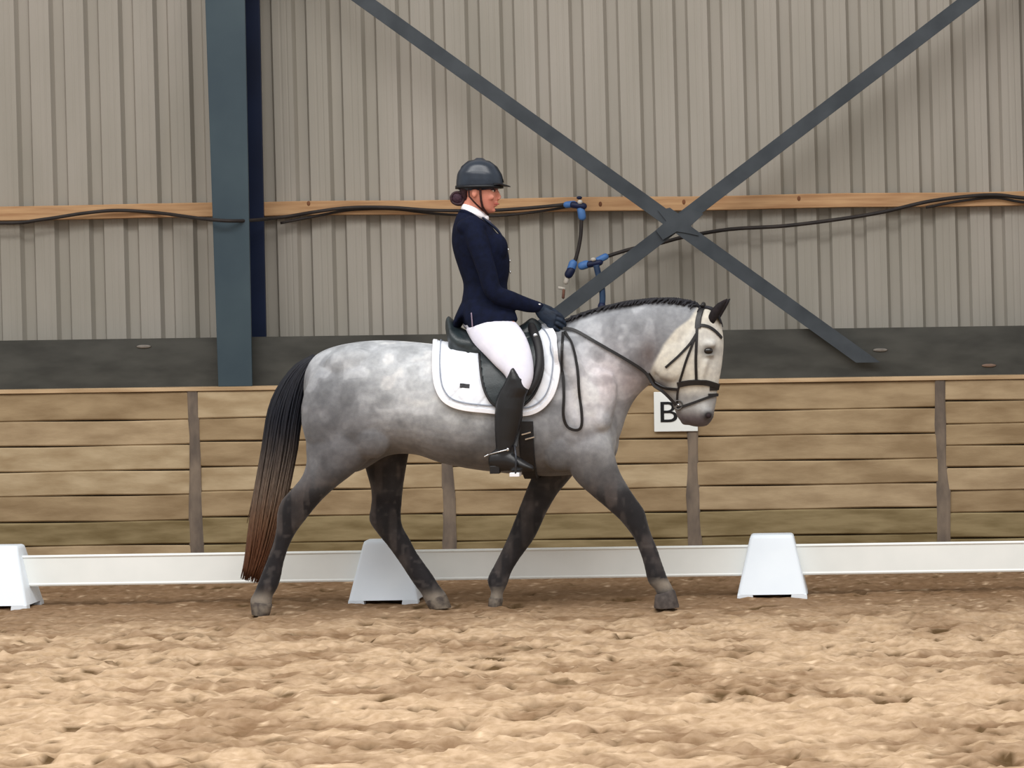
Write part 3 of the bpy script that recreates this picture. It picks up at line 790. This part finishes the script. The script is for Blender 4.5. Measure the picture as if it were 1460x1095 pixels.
def edge_strip(pts, wid, M_, name, parent, off, th):
    V = [Vector((a, b, 0)) for a, b in pts]; V2, _ = spline(V, [0]*len(V), 7)
    P, N = zip(*[hit(v.x, v.y, off) for v in V2]); P, N = smoothpts(list(P), list(N), 3)
    mb = MB().ribbon(P, N, wid, th); mb.build(name, M_, parent, smooth=False); mirror_y(mb).build(name, M_, parent)
outl = [(620, 489), (619.5, 520), (622, 546), (629, 564), (642, 576), (664, 583), (700, 586.5), (735, 590), (757, 588), (775, 578), (788, 561), (795, 536), (797, 508), (792, 484), (782, 468), (770, 457)]
edge_strip(outl, .026, M_edge, 'binding', saddle_pad, .020, .008)
inner = []
for i_ in range(len(outl)):
    a_, b_ = outl[max(i_-1, 0)], outl[min(i_+1, len(outl)-1)]; dx_, dy_ = b_[0]-a_[0], b_[1]-a_[1]; l_ = math.hypot(dx_, dy_)
    inner.append((outl[i_][0]+dy_/l_*8, outl[i_][1]-dx_/l_*8))
edge_strip(inner, .007, M_grey, 'braid', saddle_pad, .026, .004)
edge_strip([(656.5, 551), (660, 551.2), (664, 551.6), (670, 552)], .024, mat('black_badge', (40, 40, 44), (70, 70, 74), scale=90), 'badge', saddle_pad, .022, .003)

# ------------------------------------------------------------------ saddle
M_leather = mat('dark_green_black_leather', (40, 50, 54), (28, 36, 40), scale=18, rough=.38, spec=.5, bump=.001, bscale=120)
M_leather2 = mat('black_leather', (28, 27, 30), (20, 19, 22), scale=18, rough=.55, spec=.45, bump=.001, bscale=120)
M_silver = mat('polished_steel', (222, 224, 228), (200, 203, 208), scale=30, rough=.2, metal=.9)
saddle = empty('saddle', at(705, 490, 0), 'black leather dressage saddle with deep seat, lying on the white pad under the rider', 'saddle')
b = MB()
seat = [((640, 450), (642, 495), .10, 0), ((645, 455), (648, 505), .16, 0), ((656, 466), (660, 510), .19, 0), ((675, 474), (680, 510), .18, 0, 2.3), ((700, 476), (702, 508), .15, 0, 2.4), ((725, 472), (727, 503), .13, 0), ((745, 462), (748, 495), .11, 0), ((758, 453), (764, 486), .095, 0), ((768, 458), (774, 482), .075, 0)]
loft(b, seat, n=28, sub=4)
for s in (-1, 1):
    b.tube([at(650, 492, s*.12), at(680, 500, s*.13), at(715, 496, s*.13), at(755, 485, s*.11)], [.045, .05, .05, .04], n=12, sub=3, round_caps=True)
remeshed(b, 'seat', M_leather, .008, 5, saddle)
flap_poly = closed_smooth([(680, 480), (684, 512), (688, 545), (696, 568), (708, 580), (735, 584), (757, 568), (769, 547), (775, 523), (772, 495), (764, 470), (756, 452), (745, 440), (700, 440)], 5)
fp = drape(flap_poly, 672, 782, .030, .012, amax=118)
# keep only the hanging flaps, below the seat
kp = MB(); vm = {}
for f in fp.f:
    if all(abs(fp.v[i][1]) > .10 for i in f):
        g_ = []
        for i in f:
            if i not in vm: vm[i] = len(kp.v); kp.v.append(fp.v[i])
            g_.append(vm[i])
        kp.f.append(tuple(g_))
nearf = MB(); farf = MB()
for dst, sgn in ((nearf, -1), (farf, 1)):
    vm = {}
    for f in kp.f:
        if kp.v[f[0]][1]*sgn > 0:
            g_ = []
            for i in f:
                if i not in vm: vm[i] = len(dst.v); dst.v.append(kp.v[i])
                g_.append(vm[i])
            dst.f.append(tuple(g_))
    dst.build('flap', M_leather, saddle, smooth=True)
edge = [(684, 512), (688, 545), (696, 568), (708, 580), (735, 584), (757, 568), (769, 547), (775, 523), (772, 495), (764, 470)]
P, N = zip(*[hit(v.x, v.y, .040) for v in spline([Vector((*e_, 0)) for e_ in edge], [0]*len(edge), 6)[0]])
P, N = smoothpts(list(P), list(N), 3)
mb = MB().tube(P, .007, n=8); mb.build('flap_edge', M_leather2, saddle, smooth=True); mirror_y(mb).build('flap_edge', M_leather2, saddle, smooth=True)
kb, kn = zip(*[hit(v.x, v.y, .055) for v in spline([Vector((*e_, 0)) for e_ in [(760, 468), (768, 492), (770, 518), (764, 542), (752, 562)]], [0]*5, 5)[0]])
mb = MB().tube(kb, [.012]+[.024]*(len(kb)-2)+[.012], n=10, round_caps=True); mb.build('knee_block', M_leather2, saddle, smooth=True); mirror_y(mb).build('knee_block', M_leather2, saddle, smooth=True)
mb = MB().ball(hit(768, 491, .075)[0], (.013, .008, .013)); mb.build('dee_ring', M_silver, saddle, smooth=True)
# girth: strap under the belly
gp = closed_smooth([(739, 560), (740, 620), (741, 700), (761, 700), (760, 620), (758, 560)], 3)
gR = []
for a in np.radians(np.linspace(-92, 92, 47)):
    d = Vector((0, math.sin(a), -math.cos(a))); ring = []
    for dx, lf in ((-1, .008), (-.85, .022), (.85, .022), (1, .008)):
        zz = 1.05
        o_ = Vector((at(750, 620, -.25).x+dx*.040, 0, zz))+d*1.2; r = BV.ray_cast(o_, -d)
        n = r[1] if r[1].dot(d) > 0 else -r[1]; q_ = r[0]+n*lf; zb_ = at(750, 677, 0).z-lf
        if q_.z < zb_: q_ = Vector((o_.x, q_.y*min(1, abs(zb_-zz)/max(1e-6, abs(q_.z-zz))), zb_))
        ring.append(q_)
    gR.append(ring)
MB().rings(gR).build('girth', M_leather2, saddle, smooth=False)
for px_, py_ in ((750, 616), (755, 622)):
    P, N = zip(*[hit(x_, py_-(x_-px_)*.25, .030) for x_ in (px_-7, px_-2, px_+3, px_+6)])
    mb = MB().ribbon(list(P), list(N), .008, .005); mb.build('girth_buckle', M_silver, saddle); mirror_y(mb).build('girth_buckle', M_silver, saddle)

# ------------------------------------------------------------------ bridle
M_br = mat('black_bridle_leather', (28, 26, 28), (18, 17, 19), scale=30, rough=.4, spec=.45)
bridle = empty('bridle', at(1000, 480, 0), "black leather double-strap bridle with reins on the horse's pale head", 'bridle')
strap('headpiece', [(1003, 436), (999, 445), (996, 456), (995, 468)], .034, M_br, bridle)
P, N = strap_pts([(1003, 436), (1003.5, 435)], .005)
MB().tube([Vector((p.x, y_, p.z+.004+(.0 if abs(y_) > .03 else .004))) for p, y_ in ((at(1002, 438, 0), -.045), (at(1003, 436, 0), -.03), (at(1003, 435.5, 0), 0), (at(1003, 436, 0), .03), (at(1002, 438, 0), .045))], .012, n=8, sub=3).build('poll_strap', M_br, bridle, smooth=True)
strap('browband', [(993, 465), (1001, 464), (1010, 466), (1018, 471), (1025, 478), (1028, 482)], .018, M_br, bridle)
strap('cheekpiece', [(994, 466), (993, 490), (992, 515), (993, 545)], .016, M_br, bridle)
strap('throatlatch', [(994, 474), (984, 490), (968, 507), (949, 524)], .014, M_br, bridle)
strap('crank_strap', [(992, 478), (985, 497), (977, 518), (969, 544)], .014, M_br, bridle)
strap('noseband', [(966, 549), (980, 546), (995, 545), (1008, 546), (1018, 549), (1023, 551)], .032, M_br, bridle, th=.007)
# front of the nose: closes the noseband over the bridge
def nose_bridge(pa, off, r, name):
    L_ = []
    c = at(*pa, 0)
    for y_ in np.linspace(-.06, .06, 9):
        o_ = Vector((c.x+.4, y_, c.z)); r_ = BV.ray_cast(o_, Vector((-1, 0, 0)))
        if r_[0] is not None and r_[0].x > c.x-.06: L_.append((r_[0]+r_[1]*off, r_[1]))
    P_, N_ = zip(*L_); mb_ = MB().ribbon(list(P_), list(N_), r, .006); mb_.build(name, M_br, bridle)
nose_bridge((1020, 552), .004, .036, 'nose_bridge')
nose_bridge((1019, 563), .004, .018, 'flash_bridge')
strap('flash_strap', [(1021, 563), (1008, 567), (992, 573), (978, 578), (966, 582)], .014, M_br, bridle)
strap('jaw_strap', [(924, 532), (930, 540), (938, 547), (950, 553), (966, 555)], .018, M_br, bridle, off=.007)
strap('brow_tie', [(1025, 457), (1030, 461), (1032, 466)], .010, M_br, bridle)
# bit ring
M_dull = mat('dull_steel', (110, 108, 106), (80, 78, 76), scale=30, rough=.4, metal=.6)
q, n = hit(968, 577, .012)
R = []
for a in ang(20):
    cc = q+Vector((math.cos(a), 0, math.sin(a)))*.024; ring = []
    for c_ in ang(7): ring.append(cc+(Vector((math.cos(a), 0, math.sin(a)))*math.cos(c_)+Vector((0, 1, 0))*math.sin(c_))*.004)
    R.append(ring)
R.append(R[0])
mb = MB().rings(R, cap=False); mb.build('bit_ring', M_dull, bridle, smooth=True); mirror_y(mb).build('bit_ring', M_dull, bridle, smooth=True)
MB().tube([q, Vector((q.x+.01, 0, q.z)), Vector((q.x, -q.y, q.z))], .007, n=8, sub=3).build('mouthpiece', M_silver, bridle, smooth=True)
strap('bit_strap', [(968, 551), (966, 562), (966, 574)], .012, M_br, bridle)
# reins: bit ring to hand, then the loop hanging on the shoulder
def rein(s):
    hand = at(803, 468, -.085)
    pts = [Vector((q.x-.01, q.y-.01, q.z))]
    for px_, py_, y_ in ((948, 556, None), (935, 547, None), (920, 530, None), (895, 514, None), (870, 500, None), (845, 486, None), (820, 472, None)):
        h_, n_ = hit(px_, py_, .014); pts.append(h_)
    pts.append(hand)
    pts = [pts[0]]+[Vector((p.x, min(p.y, -.09), p.z)) if 0 < i < len(pts)-1 else p for i, p in enumerate(pts)][1:]
    P_, _ = spline(pts, [0]*len(pts), 6); P_, N_ = smoothpts(P_, [Vector((0, -1, .2))]*len(P_), 4)
    mb_ = MB().ribbon(P_, N_, .017, .004)
    return mb_
mb = rein(-1); mb.build('rein', M_br, bridle); mirror_y(mb).build('rein', M_br, bridle)
lp = [(803, 474), (802, 500), (803, 535), (804, 565), (803, 590), (807, 605), (816, 612), (826, 612), (830, 603), (829, 580), (826, 553), (822, 522), (813, 490), (805, 474)]
P, N = strap_pts(lp, .012)
P[0] = at(803, 474, -.10); P[-1] = at(805, 474, -.09)
MB().ribbon(P, N, .016, .004).build('rein_loop', M_br, bridle)
#RIDER
# ================================================================== the rider
M_skin = mat('skin', (206, 138, 118), (190, 116, 100), scale=14, rough=.55, spec=.3)
M_jacket = mat('navy_wool_jacket', (13, 20, 44), (9, 15, 34), scale=30, rough=.85, spec=.15, bump=.0015, bscale=60)
M_breech = mat('white_breeches', (226, 225, 237), (214, 214, 229), scale=14, rough=.8, spec=.15)
M_boot = mat('black_riding_boot', (17, 16, 20), (11, 11, 14), scale=14, rough=.36, spec=.5)
M_glove = mat('navy_glove', (26, 40, 58), (18, 28, 44), scale=30, rough=.6)
M_hair = mat('dark_brown_hair', (58, 34, 42), (36, 22, 28), scale=50, stretch=(1, 1, 4), rough=.6)
M_helmet = mat('dark_blue_black_helmet', (32, 42, 56), (25, 34, 47), scale=20, rough=.28, spec=.5)
M_helmet2 = mat('black_helmet_trim', (20, 24, 30), (16, 18, 24), scale=20, rough=.4)
M_stock = mat('white_stock_tie', (244, 240, 244), (232, 228, 234), scale=20, rough=.8)
M_harness = mat('dark_brown_strap', (52, 24, 22), (40, 18, 18), scale=30, rough=.6)
person = empty('person', at(690, 475, 0), 'rider in navy jacket, white breeches, black boots and dark helmet, sitting upright holding the reins', 'person')
# joints (pixel, Y)
def J(px, py, Y): return at(px, py, Y)
def fingers(mb, s, wrist, k=1.0):
    """a closed hand round the rein; s -1 near, 1 far; four unequal fingers and a thumb"""
    o = Vector((0, 0, 0))
    Yh = s*.085
    kn = [(794, 448), (796, 455), (795, 462), (791, 468)]       # knuckles, index to little finger
    L_ = [1.0, 1.08, 1.0, .82]
    for i, (kx, ky) in enumerate(kn):
        l = L_[i]
        a = J(kx-9, ky-4, Yh); b_ = J(kx, ky, Yh); c = J(kx+8*l, ky+5, Yh-s*.012); d = J(kx+8*l, ky+10, Yh-s*.040); e = J(kx+1, ky+9, Yh-s*.048)
        mb.tube([a, b_, c, d, e], [.0095*k, .0100*k, .0090*k, .0085*k, .0070*k], n=9, sub=2, round_caps=True)
    # thumb leaves the side of the palm and closes on the index finger
    mb.tube([J(773, 436, Yh-s*.012), J(784, 440, Yh-s*.028), J(794, 446, Yh-s*.034), J(801, 451, Yh-s*.030)], [.013*k, .0120*k, .0105*k, .008*k], n=9, sub=2, round_caps=True)
    loft(mb, [((767, 430), (762, 444), .018*k, Yh), ((775, 435), (767, 453), .017*k, Yh), ((785, 441), (777, 462), .016*k, Yh), ((794, 446), (788, 469), .014*k, Yh)], n=14, sub=2)
def arm(mb, s, g):
    mb.tube([J(674, 322, s*.125), J(681, 345, s*.172), J(694, 385, s*.195), J(704, 416, s*.195), J(728, 427, s*.165), J(752, 435, s*.11), J(768, 438, s*.088)],
            [(.052+g), (.054+g), (.047+g), (.043+g), (.042+g), (.035+g), (.027+g*.7)], n=16, sub=4, round_caps=True)
def leg_path(s):
    Y = [s*v for v in (.10, .19, .27, .325, .345, .355, .365, .37)]
    return Y
def thigh(mb, s, g):
    loft(mb, [((722-g, 449+g), (664+g, 470-g), .095, s*.115), ((738-g, 462), (674+g, 488), .092, s*.175), ((751-g, 482), (690+g, 505), .080, s*.235), ((759-g, 508), (706+g, 522), .068, s*.285), ((761-g, 532), (721+g, 537), .058, s*.318), ((757-g, 549), (725+g, 553), .052, s*.335), ((750-g, 562), (722+g, 562), .048, s*.342)], n=22, sub=3)
def calf(mb, s, g):
    loft(mb, [((754-g, 540), (724+g, 540), .050, s*.335), ((750-g, 562), (711+g, 560), .052, s*.345), ((746-g, 585), (706+g, 580), .052, s*.35), ((741-g, 608), (705+g, 606), .046, s*.355), ((735-g, 628), (706+g, 627), .038, s*.36), ((733-g, 642), (707+g, 643), .034, s*.362), ((732-g, 652), (704+g, 654), .034, s*.362)], n=20, sub=3)
def foot(mb, s, g):
    loft(mb, [((699+g, 646), (699+g, 668-g), .026, s*.362), ((708, 640+g), (708, 672-g), .034, s*.362), ((722, 641+g), (722, 672-g), .036, s*.364), ((736, 649+g), (736, 672-g), .040, s*.37), ((749, 657+g), (749, 672-g), .042, s*.376), ((760-g, 664+g), (760-g, 672-g), .030, s*.38)], n=16, sub=3)
b = MB()
# head
head = [((676, 234), (692, 234), .03, 0), ((664, 240), (702, 240), .056, 0), ((658, 250), (708, 250), .070, 0), ((656, 261), (709.5, 261), .073, 0, 2.1), ((657, 269), (707.5, 269), .071, 0, 2.2), ((661, 277), (708, 277), .066, 0, 2.2), ((667, 285), (707.5, 285), .060, 0, 2.1), ((674, 292), (706, 292), .052, 0), ((684, 299), (704.5, 298), .040, 0), ((692, 303), (703, 302), .022, 0)]
loft(b, head, n=24, sub=3)
b.tube([J(707, 268, 0), J(710, 275, 0), J(713, 281, 0), J(709.5, 284.5, 0)], [.008, .0085, .0095, .008], n=8, round_caps=True)       # nose
for s in (-1, 1):
    b.ball(J(711, 283.5, s*.009), (.008, .007, .006))                                     # nostril wing
    b.ball(J(704.5, 267, s*.03), (.012, .022, .007))                                      # brow
    b.ball(J(698, 281, s*.045), (.028, .010, .018))                                       # cheek
    R = Matrix.Rotation(.15, 3, 'Y')
    b.ball(J(676.5, 275, s*.073), (.016, .006, .028), rot=R)                              # ear
b.ball(J(708, 289, 0), (.009, .020, .0045)); b.ball(J(707.5, 293, 0), (.009, .018, .005)); b.ball(J(703, 300, 0), (.014, .018, .012))
# neck and trunk
loft(b, [((662, 274), (694, 286), .050, 0), ((660, 286), (692, 298), .052, 0), ((656, 298), (694, 308), .058, 0)], n=18, sub=2)
loft(b, [((654, 302), (694, 312), .10, 0), ((650, 320), (706, 328), .165, 0), ((649, 345), (716, 350), .155, 0), ((655, 372), (719, 374), .135, 0), ((662, 400), (717, 402), .118, 0), ((662, 430), (720, 430), .145, 0), ((662, 455), (722, 452), .165, 0), ((668, 474), (716, 470), .15, 0)], n=24, sub=3)
for s in (-1, 1):
    arm(b, s, -.012); fingers(b, s, None, .85); thigh(b, s, 3); calf(b, s, 3); foot(b, s, 3)
body = remeshed(b, 'body', M_skin, .0052, 4, person)
# eyes, brows, lips
for s in (-1, 1):
    MB().ball(J(703, 272.3, s*.034), (.0105, .011, .0065)).build('eye', mat('eye_white', (214, 196, 186), (204, 184, 172), scale=30, rough=.3), person, smooth=True)
    MB().ball(J(704.8, 272.3, s*.036), (.0065, .0065, .0058)).build('iris', mat('dark_iris', (36, 26, 22), (26, 18, 16), scale=30, rough=.2), person, smooth=True)
    MB().tube([J(698, 268.6, s*.052), J(703, 266.6, s*.044), J(707, 267.6, s*.026)], [.002, .0034, .002], n=6, sub=3).build('eyebrow', M_hair, person, smooth=True)
    MB().tube([J(699, 271.5, s*.050), J(703, 270.4, s*.043), J(706.5, 271.6, s*.030)], [.0012, .0018, .0012], n=6, sub=3).build('eyelash', M_hair, person, smooth=True)
MB().tube([J(705, 291, -.020), J(710, 290.8, -.008), J(710.8, 290.8, 0), J(710, 290.8, .008), J(705, 291, .020)], [.002, .0042, .0045, .0042, .002], n=8, sub=2).build('lips', mat('lips', (178, 92, 84), (160, 80, 74), scale=30), person, smooth=True)
# jacket
b = MB()
tor = [((656, 300), (690, 314), .085, 0), ((651, 308), (698, 320), .135, 0), ((646, 325), (709, 333), .180, 0), ((644.5, 345), (721, 350), .178, 0), ((648, 364), (726, 368), .165, 0), ((655, 386), (726, 388), .142, 0), ((661, 406), (723, 408), .132, 0), ((659, 428), (728, 428), .158, 0), ((656, 446), (734, 444), .182, 0, 2.2), ((662, 464), (738, 456), .192, 0, 2.3)]
loft(b, tor, n=30, sub=4)
for s in (-1, 1):
    arm(b, s, .006)
    b.ball(J(672, 324, s*.135), (.085, .055, .055))
    # skirt over the thigh
    loft(b, [((664, 430), (722, 430), .06, s*.11), ((660, 450), (736, 446), .062, s*.14), ((668, 468), (738, 456), .058, s*.16)], n=16, sub=3)
# tails behind the saddle
loft(b, [((658, 432), (676, 440), .12, 0), ((652, 446), (668, 452), .14, 0), ((648, 457), (660, 460), .13, 0), ((647, 466), (655, 469), .10, 0)], n=18, sub=3)
for s in (-1, 1): b.ball(J(708, 354, s*.06), (.065, .07, .085))
jk = remeshed(b, 'jacket', M_jacket, .006, 14, person)
# lapel edge, buttons, collar, pocket flap, light piping at the vent
MB().tube([J(688, 310, -.045), J(698, 318, -.05), J(709, 328, -.035), J(719, 342, -.012)], [.005, .008, .008, .004], n=8, sub=4).build('lapel', mat('navy_satin', (22, 32, 56), (18, 26, 48), scale=20, rough=.35), person, smooth=True)
MB().tube([J(655, 303, -.02), J(660, 301, -.062), J(672, 306, -.072), J(684, 314, -.058), J(693, 321, -.03)], [.008, .011, .011, .010, .007], n=8, sub=4).tube([J(655, 303, .02), J(660, 301, .062), J(672, 306, .072), J(684, 314, .058), J(693, 321, .03)], [.008, .011, .011, .010, .007], n=8, sub=4).build('collar', M_jacket, person, smooth=True)
for px_, py_ in ((724.5, 356), (727, 372), (727.5, 388)):
    MB().ball(J(px_, py_, 0), (.005, .009, .009), n=8, m=6).build('button', M_silver, person, smooth=True)
MB().tube([J(672, 446, -.196), J(673, 458, -.206), J(673.5, 466, -.205)], .0035, n=6, sub=3).build('vent_piping', mat('pale_piping', (150, 132, 150), (130, 114, 134), scale=20), person, smooth=True)
# stock tie
b = MB()
loft(b, [((660, 290), (692.5, 304), .063, 0), ((658, 293), (694, 308), .067, 0), ((657, 297), (694.5, 313), .070, 0)], n=22, sub=2)
b.ball(J(692, 311, 0), (.020, .026, .022))
b.build('stock_tie', M_stock, person, smooth=True)
MB().ball(J(697, 317, -.012), (.010, .016, .012), rot=Matrix.Rotation(.7, 3, 'Y')).build('tie_knot', mat('lilac_tie', (128, 116, 134), (108, 98, 118), scale=30), person, smooth=True)
# breeches
for s in (-1, 1):
    b = MB(); thigh(b, s, 0)
    if s < 0: b.ball(J(690, 462, 0), (.12, .17, .05))
    remeshed(b, 'breeches', M_breech, .007, 5, person)
# boots with spur
for s in (-1, 1):
    b = MB(); calf(b, s, 0)
    loft(b, [((733, 524), (727, 530), .030, s*.352), ((746, 540), (722, 540), .052, s*.345), ((754, 554), (716, 552), .056, s*.343), ((749, 566), (710, 564), .054, s*.345)], n=20, sub=3)
    foot(b, s, 0)
    bt = remeshed(b, 'boot', M_boot, .0055, 4, person)
    hl = MB(); a_ = J(699, 664, s*.362); c_ = J(713, 675, s*.362)
    hl.box((a_.x, s*.362-.028, c_.z), (c_.x, s*.362+.028, a_.z)).build('heel', M_boot, bt, bevel=.003)
    sp = MB(); sp.tube([J(724, 641, s*.362-.040), J(712, 644, s*.362-.038), J(701, 647, s*.362-.022), J(697, 648, s*.362), J(701, 647, s*.362+.022), J(712, 644, s*.362+.038), J(724, 641, s*.362+.040)], .004, n=6, sub=3)
    sp.tube([J(697, 648, s*.362), J(691, 651, s*.362)], .0045, n=6, round_caps=True); sp.ball(J(724, 641, s*.362-.042), (.008, .005, .010), n=8, m=6)
    sp.build('spur', M_silver, bt, smooth=True)
# gloves
for s in (-1, 1):
    b = MB(); fingers(b, s, None, 1.18)
    b.tube([J(763, 436, s*.090), J(771, 440, s*.087)], [.029, .024], n=14, round_caps=True)
    gl = remeshed(b, 'glove', M_glove, .0036, 2, person)
    MB().ball(J(769, 434, s*.087-.026), (.010, .004, .005), n=8, m=6).build('glove_button', M_silver, gl, smooth=True)
# hair
b = MB()
loft(b, [((655, 262), (676, 262), .068, 0), ((655, 270), (674, 272), .066, 0), ((657, 278), (670, 281), .055, 0), ((661, 285), (669, 288), .040, 0)], n=18, sub=3)
remeshed(b, 'hair', M_hair, .005, 3, person)
b = MB(); c0 = J(653.5, 283, 0)
b.ball(c0, (.040, .042, .038))
for k in range(9):
    ph = k*.7; pts = []
    for i in range(9):
        a = i/8*math.pi*1.6+ph
        pts.append(c0+Vector((.036*math.cos(a), .040*math.sin(k*1.3+i*.25)*.8, .034*math.sin(a))))
    b.tube(pts, .008, n=6, sub=2)
b.build('hair_bun', M_hair, person, smooth=True)
MB().ball(c0, (.044, .046, .042), n=12, m=8).build('hair_net', mat('hair_net', (62, 38, 52), (44, 26, 38), scale=90, rough=.7, lo=.45, hi=.55), person, smooth=True)
# helmet
b = MB()
loft(b, [((675, 228.4), (693, 228.6), .036, 0), ((668, 230.5), (700, 231), .056, 0), ((661, 235.5), (707, 236.5), .076, 0), ((653, 246), (715, 249), .092, 0), ((651, 256), (717.5, 258), .095, 0), ((650.5, 264), (717.5, 264), .094, 0), ((652, 269.5), (715, 267), .090, 0)], n=32, sub=4)
hm = b.build('helmet', M_helmet, person, smooth=True)
# trim band round the rim, peak, centre panel, vents
rim = []
for a in ang(36): rim.append(J(683.5+33.2*math.cos(a), 267-.6*math.cos(a), 0)+Vector((0, .094*math.sin(a), 0)))
tb = MB(); R = []
for i, p in enumerate(rim):
    o_ = (p-J(683.5, 267, 0)).normalized()
    R.append([p+o_*.004+Vector((0, 0, .010)), p+o_*.005+Vector((0, 0, -.008)), p-o_*.006+Vector((0, 0, -.008)), p-o_*.006+Vector((0, 0, .010))])
R.append(R[0]); tb.rings(R, cap=False).build('helmet_rim', M_helmet2, hm, smooth=True)
pk = MB(); R = []
for i in range(17):
    y_ = (i-8)/8*.075; f = math.sqrt(max(0, 1-(y_/.080)**2)); x0 = J(706, 263, 0); x1 = J(709+18.5*f, 263.5+2.5*f, 0)
    R.append([Vector((x0.x, y_, x0.z+.004)), Vector((x1.x, y_, x1.z+.003+.010*(1-f))), Vector((x1.x+.002, y_, x1.z-.003+.010*(1-f))), Vector((x0.x, y_, x0.z-.008))])
pk.rings(R).build('helmet_peak', M_helmet2, hm, smooth=False)
cp = MB(); R = []
prof = [(654, 250), (659, 238), (668, 230.5), (683, 227.6), (698, 230.5), (708, 238), (714.5, 249), (717.5, 260)]
for i, (x_, y_) in enumerate(prof):
    p = J(x_, y_, 0); c_ = J(684, 262, 0); o_ = (p-c_).normalized(); wd = .020+.008*math.sin(i/7*math.pi)
    R.append([p+Vector((0, -wd, 0))-o_*.004, p+Vector((0, -wd*.8, 0))+o_*.003, p+Vector((0, wd*.8, 0))+o_*.003, p+Vector((0, wd, 0))-o_*.004])
cp.rings(R).build('centre_panel', M_helmet2, hm, smooth=True)
# harness
for s in (-1, 1):
    MB().ribbon(*zip(*[(J(*q_, s*y_), Vector((.1, s, 0))) for q_, y_ in (((685, 268), .078), ((685, 276), .074), ((686, 286), .068), ((688, 295), .056), ((693, 303), .034), ((696, 306), .006))]), .013, .004).build('chin_strap', M_harness, person, smooth=False)
    MB().ribbon(*zip(*[(J(*q_, s*y_), Vector((-.1, s, 0))) for q_, y_ in (((668, 270), .073), ((669, 280), .072), ((675, 287), .070), ((683, 295), .062), ((690, 301), .044))]), .010, .004).build('rear_strap', M_harness, person, smooth=False)
M_iron = mat('dark_stirrup_steel', (70, 72, 78), (50, 52, 58), scale=20, rough=.35, metal=.6)
# stirrups (parts of the saddle): iron, tread and leather
for s in (-1, 1):
    Y0 = s*.372; pts = [J(735, 675, Y0-.048), J(735.5, 664, Y0-.056), J(735.5, 650, Y0-.050), J(734, 638, Y0-.020), J(734, 636, Y0), J(734, 638, Y0+.020), J(735.5, 650, Y0+.050), J(735.5, 664, Y0+.056), J(735, 675, Y0+.048)]
    MB().tube(pts, .0055, n=8, sub=3).build('stirrup_iron', M_iron, saddle, smooth=True)
    a_ = J(728, 673.5, Y0); c_ = J(742, 679, Y0)
    MB().box((a_.x, Y0-.052, c_.z), (c_.x, Y0+.052, a_.z)).build('stirrup_tread', M_edge, saddle, bevel=.003)
    pts = [J(734, 636, Y0), J(735, 610, s*.30), J(736, 580, s*.345)] if False else [J(734, 637, Y0-s*.0), J(738, 615, s*.325), J(742, 590, s*.345), J(742, 560, s*.36)]
    MB().ribbon([Vector(p) for p in spline(pts, [0]*4, 5)[0]], [Vector((0, s, 0))]*16, .026, .004).build('stirrup_leather', M_leather2, saddle)

# tuck the body inside the clothes so that no skin shows through cloth
bpy.context.view_layer.update()
def world_verts(o):
    V = verts(o.data); M_ = np.array(o.matrix_world); return V@M_[:3, :3].T+M_[:3, 3]
W_ = world_verts(body); bx_, by_ = projn(W_); moved = W_.copy(); lim = np.where(bx_ < 694, 297+(bx_-660)*.35, 312)
for o in [c for c in person.children_recursive if c.name.split('.')[0] in ('jacket', 'breeches', 'breeches_leg', 'boot', 'glove')]:
    cv_ = [Vector(v) for v in world_verts(o)]; T_ = BVHTree.FromPolygons(cv_, [tuple(p.vertices) for p in o.data.polygons])
    for i in np.nonzero(by_ > lim)[0]:
        p = Vector(moved[i]); r = T_.find_nearest(p, .03)
        if r[0] is None: continue
        sd = (p-r[0]).dot(r[1])
        if -.006 < sd < .03: moved[i] = r[0]-r[1]*.007
Mi = np.array(body.matrix_world.inverted()); L_ = moved@Mi[:3, :3].T+Mi[:3, 3]
body.data.vertices.foreach_set('co', L_.ravel()); body.data.update()
